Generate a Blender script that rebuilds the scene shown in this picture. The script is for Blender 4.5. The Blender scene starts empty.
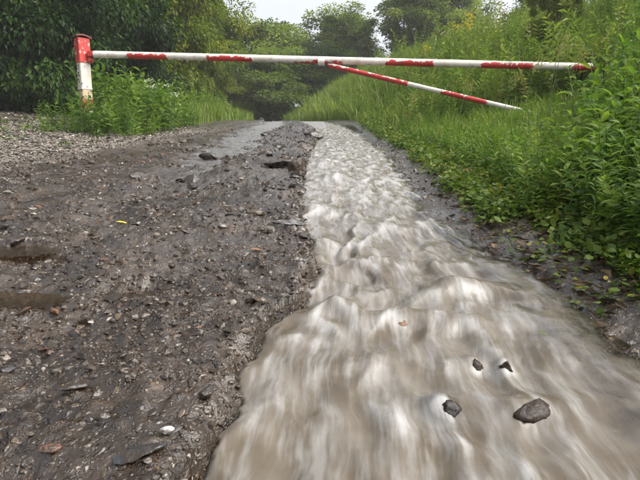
import bpy, bmesh, math, random
import numpy as np
from mathutils import Vector, Matrix

random.seed(7)
RNG = np.random.default_rng(11)
scene = bpy.context.scene
COL = scene.collection
R = math.radians

# ------------------------------------------------------------------ camera, sky, sun, exposure
SLOPE = 0.07
CAM_H = 0.36
cam_d = bpy.data.cameras.new('camera')
cam_d.sensor_width = 36.0
cam_d.lens = 36.0 * 540.0 / 640.0
cam_d.clip_start = 0.02
cam_d.clip_end = 600.0
cam = bpy.data.objects.new('camera', cam_d)
cam.location = (0, 0, CAM_H)
cam.rotation_euler = (R(90 - 10.03), 0, 0)
COL.objects.link(cam)
scene.camera = cam

SUN_EL, SUN_AZ = 50.0, 105.0          # azimuth measured from straight ahead towards the right
world = bpy.data.worlds.new('World')
scene.world = world
world.use_nodes = True
wn, wl = world.node_tree.nodes, world.node_tree.links
wn.clear()
sky = wn.new('ShaderNodeTexSky')
sky.sky_type = 'NISHITA'
sky.sun_disc = False
sky.sun_elevation = R(SUN_EL)
sky.sun_rotation = R(SUN_AZ)
sky.air_density = 1.0
sky.dust_density = 6.0
sky.ozone_density = 1.0
hs = wn.new('ShaderNodeHueSaturation')
hs.inputs['Saturation'].default_value = 0.26
bg = wn.new('ShaderNodeBackground')
bg.inputs['Strength'].default_value = 0.15
wo = wn.new('ShaderNodeOutputWorld')
wl.new(sky.outputs[0], hs.inputs['Color'])
wl.new(hs.outputs[0], bg.inputs[0])
wl.new(bg.outputs[0], wo.inputs[0])

sun_d = bpy.data.lights.new('sun', 'SUN')
sun_d.energy = 1.4
sun_d.angle = R(35)
sun_d.color = (1.0, 0.95, 0.86)
sun = bpy.data.objects.new('sun', sun_d)
to_sun = Vector((math.sin(R(SUN_AZ)) * math.cos(R(SUN_EL)), math.cos(R(SUN_AZ)) * math.cos(R(SUN_EL)), math.sin(R(SUN_EL))))
sun.rotation_euler = (-to_sun).to_track_quat('-Z', 'Y').to_euler()
sun.location = (8, 10, 20)
COL.objects.link(sun)

scene.view_settings.view_transform = 'Standard'
scene.view_settings.look = 'None'
scene.view_settings.exposure = 1.18
scene.view_settings.gamma = 1.0
scene.view_settings.use_curve_mapping = False
scene.cycles.max_bounces = 6
scene.cycles.diffuse_bounces = 2
scene.cycles.glossy_bounces = 2
scene.cycles.volume_bounces = 0
scene.cycles.transparent_max_bounces = 12
scene.cycles.use_denoising = True
scene.cycles.use_adaptive_sampling = True
scene.cycles.adaptive_threshold = 0.03

# ------------------------------------------------------------------ helpers
def tag(o, label=None, cat=None, group=None, kind=None):
    if label: o['label'] = label
    if cat: o['category'] = cat
    if group: o['group'] = group
    if kind: o['kind'] = kind
    return o

_PERM = np.random.default_rng(3).permutation(512).astype(np.int64)
_PERM = np.concatenate([_PERM, _PERM, _PERM])
def _grad(ix, iy, seed):
    h = _PERM[(_PERM[(ix + seed * 37) & 511] + iy) & 511]
    a = h * (2 * np.pi / 512.0)
    return np.cos(a), np.sin(a)
def noise(x, y, seed=0):
    x = np.asarray(x, float); y = np.asarray(y, float)
    ix = np.floor(x).astype(np.int64); iy = np.floor(y).astype(np.int64)
    fx = x - ix; fy = y - iy
    u = fx * fx * fx * (fx * (fx * 6 - 15) + 10); v = fy * fy * fy * (fy * (fy * 6 - 15) + 10)
    def d(ox, oy):
        gx, gy = _grad(ix + ox, iy + oy, seed)
        return gx * (fx - ox) + gy * (fy - oy)
    a = d(0, 0) + u * (d(1, 0) - d(0, 0))
    b = d(0, 1) + u * (d(1, 1) - d(0, 1))
    return 1.5 * (a + v * (b - a))
def fbm(x, y, seed=0, octv=4, gain=0.5):
    t, a, s = 0.0, 1.0, 0.0
    for i in range(octv):
        t = t + a * noise(x * 2.03 ** i + i * 17.3, y * 2.03 ** i - i * 9.1, seed + i)
        s += a; a *= gain
    return t / s
def sm(a, b, x):
    t = np.clip((np.asarray(x, float) - a) / (b - a), 0, 1)
    return t * t * (3 - 2 * t)

def mesh_np(name, V, F, mat=None, attrs=None, smooth=False, uv=None):
    V = np.ascontiguousarray(V, dtype=np.float32); F = np.ascontiguousarray(F, dtype=np.int32)
    me = bpy.data.meshes.new(name)
    n, k = F.shape
    me.vertices.add(len(V)); me.vertices.foreach_set('co', V.ravel())
    me.loops.add(n * k); me.loops.foreach_set('vertex_index', F.ravel())
    me.polygons.add(n)
    me.polygons.foreach_set('loop_start', np.arange(0, n * k, k, dtype=np.int32))
    me.polygons.foreach_set('loop_total', np.full(n, k, dtype=np.int32))
    me.polygons.foreach_set('use_smooth', np.full(n, bool(smooth)))
    me.update(calc_edges=True)
    for nm, (tp, arr) in (attrs or {}).items():
        at = me.attributes.new(nm, tp, 'POINT')
        arr = np.ascontiguousarray(arr, dtype=np.float32)
        at.data.foreach_set('color' if tp == 'FLOAT_COLOR' else ('vector' if tp == 'FLOAT_VECTOR' else 'value'), arr.ravel())
    if mat: me.materials.append(mat)
    return me

def link(name, me, parent=None, loc=None, rot=None, scale=None):
    o = bpy.data.objects.new(name, me)
    COL.objects.link(o)
    if parent is not None: o.parent = parent
    if loc is not None: o.location = loc
    if rot is not None: o.rotation_euler = rot
    if scale is not None: o.scale = scale if hasattr(scale, '__len__') else (scale,) * 3
    return o

def empty(name, loc, rz=0.0, scale=1.0):
    o = bpy.data.objects.new(name, None)
    o.empty_display_size = 0.1
    o.location = loc; o.rotation_euler = (0, 0, rz)
    o.scale = scale if hasattr(scale, '__len__') else (scale,) * 3
    COL.objects.link(o)
    return o

# ------------------------------------------------------------------ node helpers / materials
class NT:
    def __init__(s, name):
        s.m = bpy.data.materials.new(name); s.m.use_nodes = True
        s.t = s.m.node_tree; s.t.nodes.clear()
        s.out = s.t.nodes.new('ShaderNodeOutputMaterial')
    def n(s, typ, ins=None, **props):
        nd = s.t.nodes.new(typ)
        for k, v in props.items(): setattr(nd, k, v)
        for k, v in (ins or {}).items():
            if hasattr(v, 'links') and hasattr(v, 'is_output'): s.t.links.new(v, nd.inputs[k])
            else: nd.inputs[k].default_value = v
        return nd
    def attr(s, name): return s.n('ShaderNodeAttribute', attribute_name=name)
    def tex(s, scale, vec=None, detail=4.0, rough=0.55, dist=0.0):
        ins = {'Scale': scale, 'Detail': detail, 'Roughness': rough, 'Distortion': dist}
        if vec is not None: ins['Vector'] = vec
        return s.n('ShaderNodeTexNoise', ins).outputs['Fac']
    def vor(s, scale, vec=None, feature='F1'):
        ins = {'Scale': scale}
        if vec is not None: ins['Vector'] = vec
        return s.n('ShaderNodeTexVoronoi', ins, feature=feature)
    def ramp(s, fac, stops, interp='LINEAR'):
        r = s.n('ShaderNodeValToRGB', {'Fac': fac})
        cr = r.color_ramp; cr.interpolation = interp
        while len(cr.elements) < len(stops): cr.elements.new(0.5)
        for e, (p, c) in zip(cr.elements, stops):
            e.position = p; e.color = (c[0], c[1], c[2], 1) if hasattr(c, '__len__') else (c, c, c, 1)
        return r.outputs['Color']
    def math(s, op, a, b=None, clamp=False):
        nd = s.n('ShaderNodeMath', operation=op, use_clamp=clamp)
        for i, v in enumerate((a, b)):
            if v is None: continue
            if hasattr(v, 'is_output'): s.t.links.new(v, nd.inputs[i])
            else: nd.inputs[i].default_value = v
        return nd.outputs[0]
    def mapr(s, v, a, b, c=0.0, d=1.0, smooth=True):
        nd = s.n('ShaderNodeMapRange', {'Value': v, 'From Min': a, 'From Max': b, 'To Min': c, 'To Max': d})
        nd.interpolation_type = 'SMOOTHSTEP' if smooth else 'LINEAR'
        return nd.outputs[0]
    def mix(s, fac, a, b, mode='MIX'):
        nd = s.t.nodes.new('ShaderNodeMix'); nd.data_type = 'RGBA'; nd.blend_type = mode
        for i, v in ((0, fac), (6, a), (7, b)):
            if hasattr(v, 'is_output'): s.t.links.new(v, nd.inputs[i])
            elif i == 0: nd.inputs[0].default_value = v
            else: nd.inputs[i].default_value = (v[0], v[1], v[2], 1)
        return nd.outputs[2]
    def bump(s, h, strength=0.5, dist=0.01, normal=None):
        ins = {'Height': h, 'Strength': strength, 'Distance': dist}
        if normal is not None: ins['Normal'] = normal
        return s.n('ShaderNodeBump', ins).outputs[0]
    def bsdf(s, ins): return s.n('ShaderNodeBsdfPrincipled', ins)
    def done(s, shader):
        s.t.links.new(shader.outputs[0] if hasattr(shader, 'outputs') else shader, s.out.inputs['Surface']); return s.m

def mat_ground():
    t = NT('wet_ground')
    pos = t.n('ShaderNodeNewGeometry').outputs['Position']
    veg = t.attr('veg').outputs['Fac']; grav = t.attr('grav').outputs['Fac']; wet = t.attr('wet').outputs['Fac']
    n1 = t.tex(9.0, pos, 6, 0.6); n2 = t.tex(70.0, pos, 5, 0.65); n3 = t.tex(2.2, pos, 4)
    mud = t.ramp(t.math('ADD', t.math('MULTIPLY', n1, .6), t.math('MULTIPLY', n3, .4)), [(0.36, (0.008, 0.0048, 0.0025)), (0.5, (0.023, 0.0145, 0.0080)), (0.64, (0.056, 0.037, 0.0215))])
    fine = t.ramp(n2, [(0.32, (0.55, 0.53, 0.52)), (0.5, (1, 1, 1)), (0.7, (1.5, 1.42, 1.35))])
    mud = t.mix(1.0, mud, fine, 'MULTIPLY')
    # grit: small stones packed into the mud, in two sizes
    masks = []
    for scl, lo in ((150.0, .40), (62.0, .52)):
        v = t.vor(scl, t.n('ShaderNodeVectorMath', {0: pos, 1: t.n('ShaderNodeVectorMath', {0: t.n('ShaderNodeTexNoise', {'Vector': pos, 'Scale': scl * .8, 'Detail': 2.0}).outputs['Color'], 'Scale': 1.3 / scl}, operation='SCALE').outputs[0]}, operation='ADD').outputs[0])
        cell = t.n('ShaderNodeSeparateColor', {'Color': v.outputs['Color']})
        gm = t.math('MULTIPLY', t.mapr(v.outputs['Distance'], 0.46, 0.26), t.mapr(cell.outputs[0], lo, lo + .05))
        gcol = t.ramp(cell.outputs[1], [(0.0, (0.022, 0.017, 0.013)), (0.35, (0.048, 0.034, 0.022)), (0.7, (0.088, 0.061, 0.038)), (0.9, (0.10, 0.083, 0.066)), (1.0, (0.28, 0.25, 0.22))])
        gcol = t.mix(1.0, gcol, fine, 'MULTIPLY')
        mud = t.mix(t.math('MULTIPLY', gm, .85), mud, gcol)
        masks.append(gm)
    gritmask = t.math('ADD', masks[0], t.math('MULTIPLY', masks[1], 1.2))
    soil = t.ramp(t.tex(40.0, pos, 5), [(0.3, (0.022, 0.017, 0.010)), (0.7, (0.062, 0.047, 0.028))])
    gr = t.ramp(t.tex(60.0, pos, 5), [(0.3, (0.075, 0.062, 0.048)), (0.7, (0.17, 0.145, 0.115))])
    v2 = t.vor(75.0, pos)
    c2 = t.n('ShaderNodeSeparateColor', {'Color': v2.outputs['Color']})
    chip = t.math('MULTIPLY', t.mapr(v2.outputs['Distance'], 0.45, 0.36), t.mapr(c2.outputs[0], 0.6, 0.64))
    gr = t.mix(chip, gr, t.ramp(c2.outputs[1], [(0, (0.2, 0.18, 0.15)), (1, (0.5, 0.48, 0.44))]))
    col = t.mix(grav, mud, gr)
    col = t.mix(veg, col, soil)
    rough = t.ramp(t.math('ADD', n3, t.math('MULTIPLY', n2, 0.25)), [(0.45, 0.16), (0.62, 0.34), (0.8, 0.55)])
    rough = t.mix(t.math('MAXIMUM', veg, grav), rough, (0.75, 0.75, 0.75))
    rough = t.mix(wet, rough, (0.12, 0.12, 0.12))
    h = t.math('ADD', t.math('MULTIPLY', n2, 0.7), t.math('MULTIPLY', t.tex(240.0, pos, 4, 0.6), 0.5))
    h = t.math('ADD', t.math('MULTIPLY', h, .6), t.math('MULTIPLY', gritmask, 0.32))
    b = t.bump(h, 1.0, 0.008)
    return t.done(t.bsdf({'Base Color': col, 'Roughness': rough, 'Normal': b, 'Specular IOR Level': 0.55,
                          'Coat Weight': t.math('MULTIPLY', t.math('SUBTRACT', 1.0, t.math('MAXIMUM', veg, grav)), t.mapr(n3, .36, .60, .15, .85)), 'Coat Roughness': 0.16, 'Coat IOR': 1.36, 'Coat Normal': t.bump(h, .6, .007)}))

def mat_stone(use_attr):
    t = NT('wet_stone_loose' if use_attr else 'wet_stone')
    obj = t.n('ShaderNodeTexCoord').outputs['Object']
    pos = t.n('ShaderNodeNewGeometry').outputs['Position']
    if use_attr: base = t.attr('tint').outputs['Color']
    else: base = t.n('ShaderNodeObjectInfo').outputs['Color']
    n = t.tex(90.0, pos, 5, 0.65)
    col = t.mix(1.0, base, t.ramp(n, [(0.3, 0.6), (0.55, 1.0), (0.75, 1.35)]), 'MULTIPLY')
    muddy = t.mapr(t.tex(45.0, pos, 4), 0.38, 0.55, 0.1, 0.9)
    col = t.mix(muddy, col, (0.028, 0.0195, 0.013))
    b = t.bump(t.tex(260.0, pos, 4), 0.5, 0.003)
    return t.done(t.bsdf({'Base Color': col, 'Roughness': t.ramp(n, [(0.3, 0.18), (0.7, 0.42)]), 'Normal': b, 'Specular IOR Level': 0.5}))

def mat_water():
    t = NT('silty_water')
    fl = t.attr('flow').outputs['Vector']                 # x across, y along the current, in metres
    foam = t.attr('foam').outputs['Fac']; depth = t.attr('depth').outputs['Fac']
    warp = t.n('ShaderNodeTexNoise', {'Vector': fl, 'Scale': 7.0, 'Detail': 2.0}).outputs['Color']
    w1 = t.n('ShaderNodeVectorMath', {0: warp, 1: (0.5, 0.5, 0.5)}, operation='SUBTRACT').outputs[0]
    w2 = t.n('ShaderNodeVectorMath', {0: w1, 'Scale': 0.035}, operation='SCALE').outputs[0]
    f2 = t.n('ShaderNodeVectorMath', {0: fl, 1: w2}, operation='ADD').outputs[0]
    st = t.n('ShaderNodeMapping', {'Vector': f2, 'Scale': (1.0, 0.10, 1.0)}).outputs[0]
    st2 = t.n('ShaderNodeMapping', {'Vector': f2, 'Scale': (1.0, 0.22, 1.0)}).outputs[0]
    st3 = t.n('ShaderNodeMapping', {'Vector': f2, 'Scale': (1.0, 0.5, 1.0)}).outputs[0]
    s1 = t.tex(95.0, st, 3, 0.5); s2 = t.tex(26.0, st2, 4, 0.5); s3 = t.tex(9.0, f2, 3, 0.5)
    s4 = t.tex(48.0, st3, 5, 0.62)
    streak = t.math('ADD', t.math('ADD', t.math('MULTIPLY', s1, 0.30), t.math('MULTIPLY', s2, 0.40)), t.math('MULTIPLY', s4, .30))
    silt = t.ramp(s3, [(0.3, (0.066, 0.051, 0.033)), (0.5, (0.098, 0.081, 0.060)), (0.7, (0.130, 0.115, 0.096))])
    milk = t.mapr(t.math('ADD', t.math('MULTIPLY', s2, .6), t.math('MULTIPLY', s1, .4)), .42, .64)
    silt = t.mix(milk, silt, (.155, .145, .130))
    f = t.math('ADD', foam, t.math('MULTIPLY', t.math('SUBTRACT', streak, 0.5), 2.3))
    fm = t.mapr(f, 0.02, 1.30)
    col = t.mix(fm, silt, (0.37, 0.366, 0.358))
    rough = t.mapr(fm, 0, 1, 0.20, 0.5)
    b1 = t.bump(streak, 0.18, 0.010)
    b2 = t.bump(t.tex(40.0, fl, 3), 0.15, 0.006, b1)
    p = t.bsdf({'Base Color': col, 'Roughness': rough, 'Normal': b2, 'IOR': 1.33, 'Specular IOR Level': 0.5})
    a = t.math('MAXIMUM', depth, fm)
    tr = t.n('ShaderNodeBsdfTransparent', {'Color': (0.75, 0.68, 0.58, 1)})
    gl = t.n('ShaderNodeBsdfGlossy', {'Roughness': 0.12, 'Normal': b2, 'Color': (1, 1, 1, 1)})
    fr = t.n('ShaderNodeFresnel', {'IOR': 1.33, 'Normal': b2})
    film = t.n('ShaderNodeMixShader', {0: fr.outputs[0], 1: tr.outputs[0], 2: gl.outputs[0]})
    mx = t.n('ShaderNodeMixShader', {0: a, 1: film.outputs[0], 2: p.outputs[0]})
    return t.done(mx)

def mat_film(name, tint, rough, bumpstr, murk, bdist=.006):
    t = NT(name)
    pos = t.n('ShaderNodeNewGeometry').outputs['Position']
    b = t.bump(t.math('ADD', t.tex(30.0, pos, 4), t.math('MULTIPLY', t.tex(110.0, pos, 3), 0.3)), bumpstr, bdist)
    tr = t.n('ShaderNodeBsdfTransparent', {'Color': (*tint, 1)})
    df = t.n('ShaderNodeBsdfDiffuse', {'Color': (0.12, 0.085, 0.05, 1)})
    body = t.n('ShaderNodeMixShader', {0: murk, 1: tr.outputs[0], 2: df.outputs[0]})
    gl = t.n('ShaderNodeBsdfGlossy', {'Roughness': rough, 'Normal': b, 'Color': (1, 1, 1, 1)})
    fr = t.n('ShaderNodeFresnel', {'IOR': 1.33, 'Normal': b})
    return t.done(t.n('ShaderNodeMixShader', {0: fr.outputs[0], 1: body.outputs[0], 2: gl.outputs[0]}))

def mat_leaf(name, stops, trans=0.35, rough=0.42):
    t = NT(name)
    tint = t.attr('tint').outputs['Fac']
    oi = t.n('ShaderNodeObjectInfo').outputs['Random']
    pos = t.n('ShaderNodeNewGeometry').outputs['Position']
    f = t.math('ADD', tint, t.math('MULTIPLY', t.math('SUBTRACT', t.tex(1.3, pos, 2), 0.5), 0.5))
    f = t.math('ADD', f, t.math('MULTIPLY', t.math('SUBTRACT', oi, 0.5), 0.12))
    col = t.ramp(f, stops)
    p = t.bsdf({'Base Color': col, 'Roughness': rough, 'Specular IOR Level': 0.14})
    tc = t.mix(1.0, col, (1.25, 1.35, 0.55), 'MULTIPLY')
    tl = t.n('ShaderNodeBsdfTranslucent', {'Color': tc})
    return t.done(t.n('ShaderNodeMixShader', {0: trans, 1: p.outputs[0], 2: tl.outputs[0]}))

def mat_plain(name, c0, c1, scale=20.0, rough=0.6, spec=0.4):
    t = NT(name)
    pos = t.n('ShaderNodeNewGeometry').outputs['Position']
    n = t.tex(scale, pos, 5)
    return t.done(t.bsdf({'Base Color': t.ramp(n, [(0.3, c0), (0.7, c1)]), 'Roughness': rough, 'Specular IOR Level': spec,
                          'Normal': t.bump(n, 0.4, 0.01)}))

M_GROUND = mat_ground()
M_STONE, M_GRAVEL = mat_stone(False), mat_stone(True)
M_WATER = mat_water()
M_FILM = mat_film('runoff_water', (0.8, 0.76, 0.70), 0.36, 0.9, 0.04, .014)
M_PUDDLE = mat_film('puddle_water', (0.50, 0.38, 0.27), 0.20, 0.5, 0.12)
M_HEDGE = mat_leaf('leaf_dark', [(0.0, (0.006, 0.016, 0.004)), (0.45, (0.018, 0.045, 0.008)), (0.8, (0.048, 0.095, 0.014)), (1.0, (0.12, 0.17, 0.03))], 0.25)
M_TREE = mat_leaf('leaf_mid', [(0.0, (0.045, 0.078, 0.018)), (0.45, (0.135, 0.190, 0.048)), (0.8, (0.225, 0.275, 0.07)), (1.0, (0.30, 0.30, 0.06))], 0.42)
M_SUNLIT_YELLOW = mat_leaf('leaf_sunlit_yellow', [(0.0, (0.06, 0.09, 0.014)), (0.45, (0.125, 0.17, 0.024)), (0.8, (0.22, 0.24, 0.034)), (1.0, (0.36, 0.31, 0.04))], 0.4)  # yellowish leaves, lightened so that sunlight on the foliage is painted into the colour
M_HERB = mat_leaf('leaf_herb', [(0.0, (0.034, 0.074, 0.016)), (0.4, (0.082, 0.150, 0.030)), (0.75, (0.145, 0.220, 0.046)), (1.0, (0.25, 0.29, 0.08))], 0.42, 0.5)
M_COVER = mat_leaf('leaf_cover', [(0.0, (0.03, 0.06, 0.012)), (0.4, (0.075, 0.125, 0.022)), (0.75, (0.13, 0.17, 0.03)), (0.93, (0.21, 0.19, 0.04)), (1.0, (0.22, 0.12, 0.04))], 0.35, 0.4)
M_GRASS = mat_leaf('grass_blade', [(0.0, (0.06, 0.105, 0.018)), (0.45, (0.125, 0.190, 0.034)), (0.8, (0.20, 0.25, 0.06)), (1.0, (0.30, 0.27, 0.12))], 0.35, 0.5)
M_DEAD = mat_leaf('dead_stalk', [(0.0, (0.03, 0.02, 0.012)), (0.5, (0.075, 0.05, 0.03)), (1.0, (0.18, 0.13, 0.08))], 0.1, 0.5)
M_RUSTY = mat_leaf('dock_seed', [(0.0, (0.09, 0.035, 0.016)), (0.6, (0.17, 0.075, 0.03)), (1.0, (0.24, 0.13, 0.06))], 0.2, 0.7)
M_FLOWER = mat_leaf('flower_white', [(0.0, (0.5, 0.5, 0.45)), (1.0, (0.75, 0.75, 0.7))], 0.3, 0.7)
M_GOLD = mat_leaf('flower_yellow', [(0.0, (0.30, 0.24, 0.02)), (1.0, (0.62, 0.47, 0.03))], 0.3, 0.7)
M_BARK = mat_plain('bark', (0.028, 0.022, 0.016), (0.085, 0.068, 0.05), 25.0, 0.85, 0.2)
M_STEM = mat_plain('green_stem', (0.05, 0.085, 0.025), (0.10, 0.13, 0.04), 30.0, 0.5, 0.4)
M_DARKSTEM = mat_plain('dead_stem', (0.018, 0.012, 0.010), (0.05, 0.034, 0.026), 30.0, 0.7, 0.3)

# ------------------------------------------------------------------ the lie of the land
LY = np.array([-3, 0.20, 0.484, 0.523, 0.632, 0.774, 0.892, 1.047, 1.262, 1.517, 1.804, 2.354, 3.098, 4.503, 6.787, 9.278, 12.78, 15.75, 20, 60])
LX = np.array([-.18, -.150, -.140, -.136, -.130, -.128, -.100, -.050, -.024, -.023, -.067, -.087, -.103, -.099, -.025, -.135, -.463, -.854, -1.6, -12])
RY = np.array([-3, 0.40, 0.726, 0.849, 0.99, 1.077, 1.306, 1.58, 1.991, 2.676, 4.503, 7.548, 10.21, 13.64, 20, 60])
RX = np.array([.46, .455, .456, .461, .456, .463, .444, .444, .444, .518, .617, .617, .463, .123, -.6, -10])
def left_edge(y): return np.interp(y, LY, LX) + 0.016 * noise(y * 8.0, y * 0 + 3.3, 5) + 0.014 * noise(y * 23.0, y * 0 + 1.3, 6) + 0.006 * noise(y * 60.0, y * 0 + 2.3, 9)
def right_edge(y): return np.interp(y, RY, RX) + 0.020 * noise(y * 7.0, y * 0 + 8.3, 7) + 0.007 * noise(y * 27.0, y * 0 + 1.3, 8)
RUTY = np.array([-3, .5, .75, 1.0, 1.4, 2.2, 4.5, 8, 12, 20, 60]); RUTX = np.array([-.40, -.40, -.44, -.52, -.70, -.72, -.80, -.9, -1.0, -2.0, -10])

PUDDLES = [(-.57, .74, .075, .045, -.018), (-.62, 1.03, .10, .040, -.015), (-.92, 1.38, .16, .075, -.010), (-.37, 1.06, .07, .045, -.015)]   # x, y, radii, level
def puddle_t(x, y, qx, qy, qrx, qry):
    return np.sqrt(((x - qx) / qrx) ** 2 + ((y - qy) / qry) ** 2) + 0.55 * fbm(x * 9, y * 12, 47, 3)
def base(y):
    y = np.asarray(y, float)
    return np.where(y < 12, SLOPE * y, SLOPE * 12 + SLOPE * 4 * (1 - np.exp(-np.maximum(y - 12, 0) / 4)))
def hill(x, y):
    xs = 1.25 - 0.22 * np.maximum(0, y - 11)
    d = np.maximum(0, x - xs)
    hgt = 0.26 * d ** 1.1 * (0.10 + 0.105 * np.clip(y, 0, 18) + .45 * sm(7.5, 12, y))
    return 2.3 * (1 - np.exp(-hgt / 2.3 - 0.5 * (hgt / 2.3) ** 2))
def ground_z(x, y, fine=True):
    x = np.asarray(x, float); y = np.asarray(y, float)
    L, Rr = left_edge(y), right_edge(y)
    z = base(y)
    trk = 1 - sm(0.0, 1.0, (x - L + 0.012 + 0.012 * noise(x * 40, y * 40, 34)) / (0.036 + 0.022 * noise(y * 11, x * 9, 35)))
    # the track: lumps of mud, ruts, a low crown along the stream
    lump = fbm(x * 5.0, y * 5.0, 21, 4)
    ridge = np.abs(noise(x * 7.0 + 2 * lump, y * 4.5, 31))
    roughz = 0.026 * lump + 0.016 * (ridge - 0.35) + 0.028 * fbm(x * 2.6, y * 1.5, 33, 2)
    rut_x = np.interp(y, RUTY, RUTX)
    wd = 0.13 + 0.13 * np.clip((y - 1.5) / 3, 0, 1)
    rut = np.exp(-((x - rut_x + 0.05 * noise(y * 3, x * 0, 12)) / wd) ** 2)
    mound = 0.036 * np.exp(-(((x + 0.52) / 0.13) ** 2 + ((y - 1.42) / 0.10) ** 2)) + 0.026 * np.exp(-(((x + 0.50) / 0.10) ** 2 + ((y - 1.24) / 0.05) ** 2)) \
        + 0.026 * np.exp(-(((x + 0.66) / 0.10) ** 2 + ((y - 1.62) / 0.08) ** 2))
    far = sm(2.0, 4.0, y)
    zt = roughz * (1 + .5 * far * rut) - (0.034 + .014 * far) * rut + mound
    if fine:
        zt = zt + 0.0085 * fbm(x * 20, y * 20, 41, 3) + 0.0045 * (0.5 - np.abs(noise(x * 60, y * 60, 43))) + 0.0020 * noise(x * 110, y * 110, 44)
        zt = zt + 0.0055 * sm(0.15, 0.45, noise(x * 36, y * 36, 45))
    for (qx, qy, qrx, qry, ql) in PUDDLES:               # hollows that hold standing water
        t = puddle_t(x, y, qx, qy, qrx, qry)
        tgt = base(qy) + ql + 0.014 * (np.minimum(t, 1.5) ** 2 - 1.0) + 0.85 * (zt - lump * 0.02) - z
        zt = zt + (tgt - zt) * sm(1.75, 1.1, t)
    verge = sm(-2.1, -2.9, x)
    zt = zt + 0.055 * np.exp(-((y - 8.2) / .9) ** 2) * np.exp(-((x - L + .28) / .26) ** 2) * (1 + .8 * lump)
    zt = zt * (1 - 0.5 * verge) + 0.10 * np.maximum(0, -2.3 - x) - 0.0035 * np.maximum(0, -6 - x) ** 2 * 0
    # the stream bed
    width = np.maximum(Rr - L, 0.2)
    u = (x - L) / width
    inside = sm(-0.06, 0.05, u) * (1 - sm(0.78, 1.06, u))
    bed = -0.100 * inside + 0.012 * fbm(x * 9, y * 9, 51, 3)
    # right bank
    dr = x - Rr
    bank = (-0.044 * (1 - sm(-0.02, 0.20, dr))) * (1 - .5 * sm(1.3, 2.0, y)) - 0.01 * (1 - sm(0, .1, dr)) + 0.045 * sm(0.0, 0.7, dr) + hill(x, y) + 0.012 * fbm(x * 7, y * 7, 61, 4) \
        + 0.05 * fbm(x * 0.9, y * 0.9, 63, 3) * sm(0.3, 1.5, dr)
    if fine: bank = bank + 0.012 * fbm(x * 26, y * 26, 65, 3) * (1 - sm(0.5, 1.0, dr))
    bank = bank + 0.075 * np.exp(-((y - 8.8) / 1.3) ** 2) * sm(-0.05, 0.0, dr) * (1 - sm(.3, .9, dr))      # washed-out ledge
    rgt = sm(-0.14, -0.02, dr)
    mid = (1 - trk) * (1 - rgt)
    return z + zt * trk + bed * mid + bank * rgt
def gz(x, y): return float(ground_z(np.array([x]), np.array([y]))[0])

def axis(segs):
    out = []
    for a, b, st in segs:
        n = max(1, int(round((b - a) / st)))
        out += list(a + (b - a) * np.arange(n) / n)
    out.append(segs[-1][1])
    return np.array(out)
gx = axis([(-40, -12, 4), (-12, -5, .5), (-5, -2.2, .07), (-2.2, -1.0, .022), (-1.0, 0.72, .0062), (0.72, 1.6, .02), (1.6, 5, .08), (5, 12, .4), (12, 40, 4)])
gy = list(axis([(-3, 0, .5), (0, .36, .02), (.36, .80, .0062)]))
while gy[-1] < 16: gy.append(gy[-1] * 1.0078)
gy += [17, 18, 19.5, 21, 23, 25, 28, 31, 35, 40, 50, 70, 120]
gy = np.array(gy)
X, Y = np.meshgrid(gx, gy)
Z = ground_z(X, Y)
nx, ny = len(gx), len(gy)
idx = np.arange(nx * ny).reshape(ny, nx)
Fg = np.stack([idx[:-1, :-1], idx[:-1, 1:], idx[1:, 1:], idx[1:, :-1]], -1).reshape(-1, 4)
Vg = np.stack([X.ravel(), Y.ravel(), Z.ravel()], 1)
xf, yf = Vg[:, 0], Vg[:, 1]
Lf, Rf = left_edge(yf), right_edge(yf)
a_veg = np.maximum(sm(0.10, 0.32, xf - Rf + 0.10 * fbm(xf * 4, yf * 4, 71, 3)), sm(-3.5, -4.3, xf + 0.5 * fbm(xf, yf, 72, 3)))
a_grav = sm(-1.3, -2.1, xf - 0.25 * np.clip(yf - 5.5, -1.5, 6) * 0.4 + 0.35 * fbm(xf * 1.6, yf * 1.6, 73, 4)) * (1 - a_veg) * (1 - .8 * sm(7, 9.5, yf))
a_wet = sm(0.05, 0.55, fbm(xf * 1.7, yf * 1.2, 74, 3) + 0.45 * np.exp(-((xf - np.interp(yf, RUTY, RUTX)) / 0.25) ** 2)) * (1 - a_veg) * (1 - a_grav)
a_wet = np.maximum(a_wet, sm(-0.05, 0.0, xf - Lf) * (1 - sm(0.02, 0.12, xf - Rf)))
# split the sheet into the pieces of the setting that meet edge to edge
cx = X[:-1, :-1].ravel() + 0.003; cy = Y[:-1, :-1].ravel() + 0.003
cL, cR = left_edge(cy), right_edge(cy)
zone = np.zeros(len(Fg), int)
zone[cx > cL] = 1
zone[cx > cR] = 2
zone[cx < -2.25 + 0.25 * fbm(cx * 2, cy * 2, 75, 2)] = 3
SET = {}
for k, nm, lb in ((0, 'muddy_track', 'dark wet muddy track strewn with stones left of the stream'),
                  (1, 'stream_bed', 'channel washed out by the brown stream'),
                  (2, 'grassy_bank', 'bank rising to the right of the stream under weeds and grass'),
                  (3, 'gravel_verge', 'verge with pale gravel chips by the striped post')):
    F = Fg[zone == k]
    used, inv = np.unique(F, return_inverse=True)
    me = mesh_np(nm, Vg[used], inv.reshape(-1, 4), M_GROUND,
                 {'veg': ('FLOAT', a_veg[used]), 'grav': ('FLOAT', a_grav[used]), 'wet': ('FLOAT', a_wet[used])}, True)
    SET[nm] = tag(link(nm, me), lb, kind='structure')
TRACK = SET['muddy_track']

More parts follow.
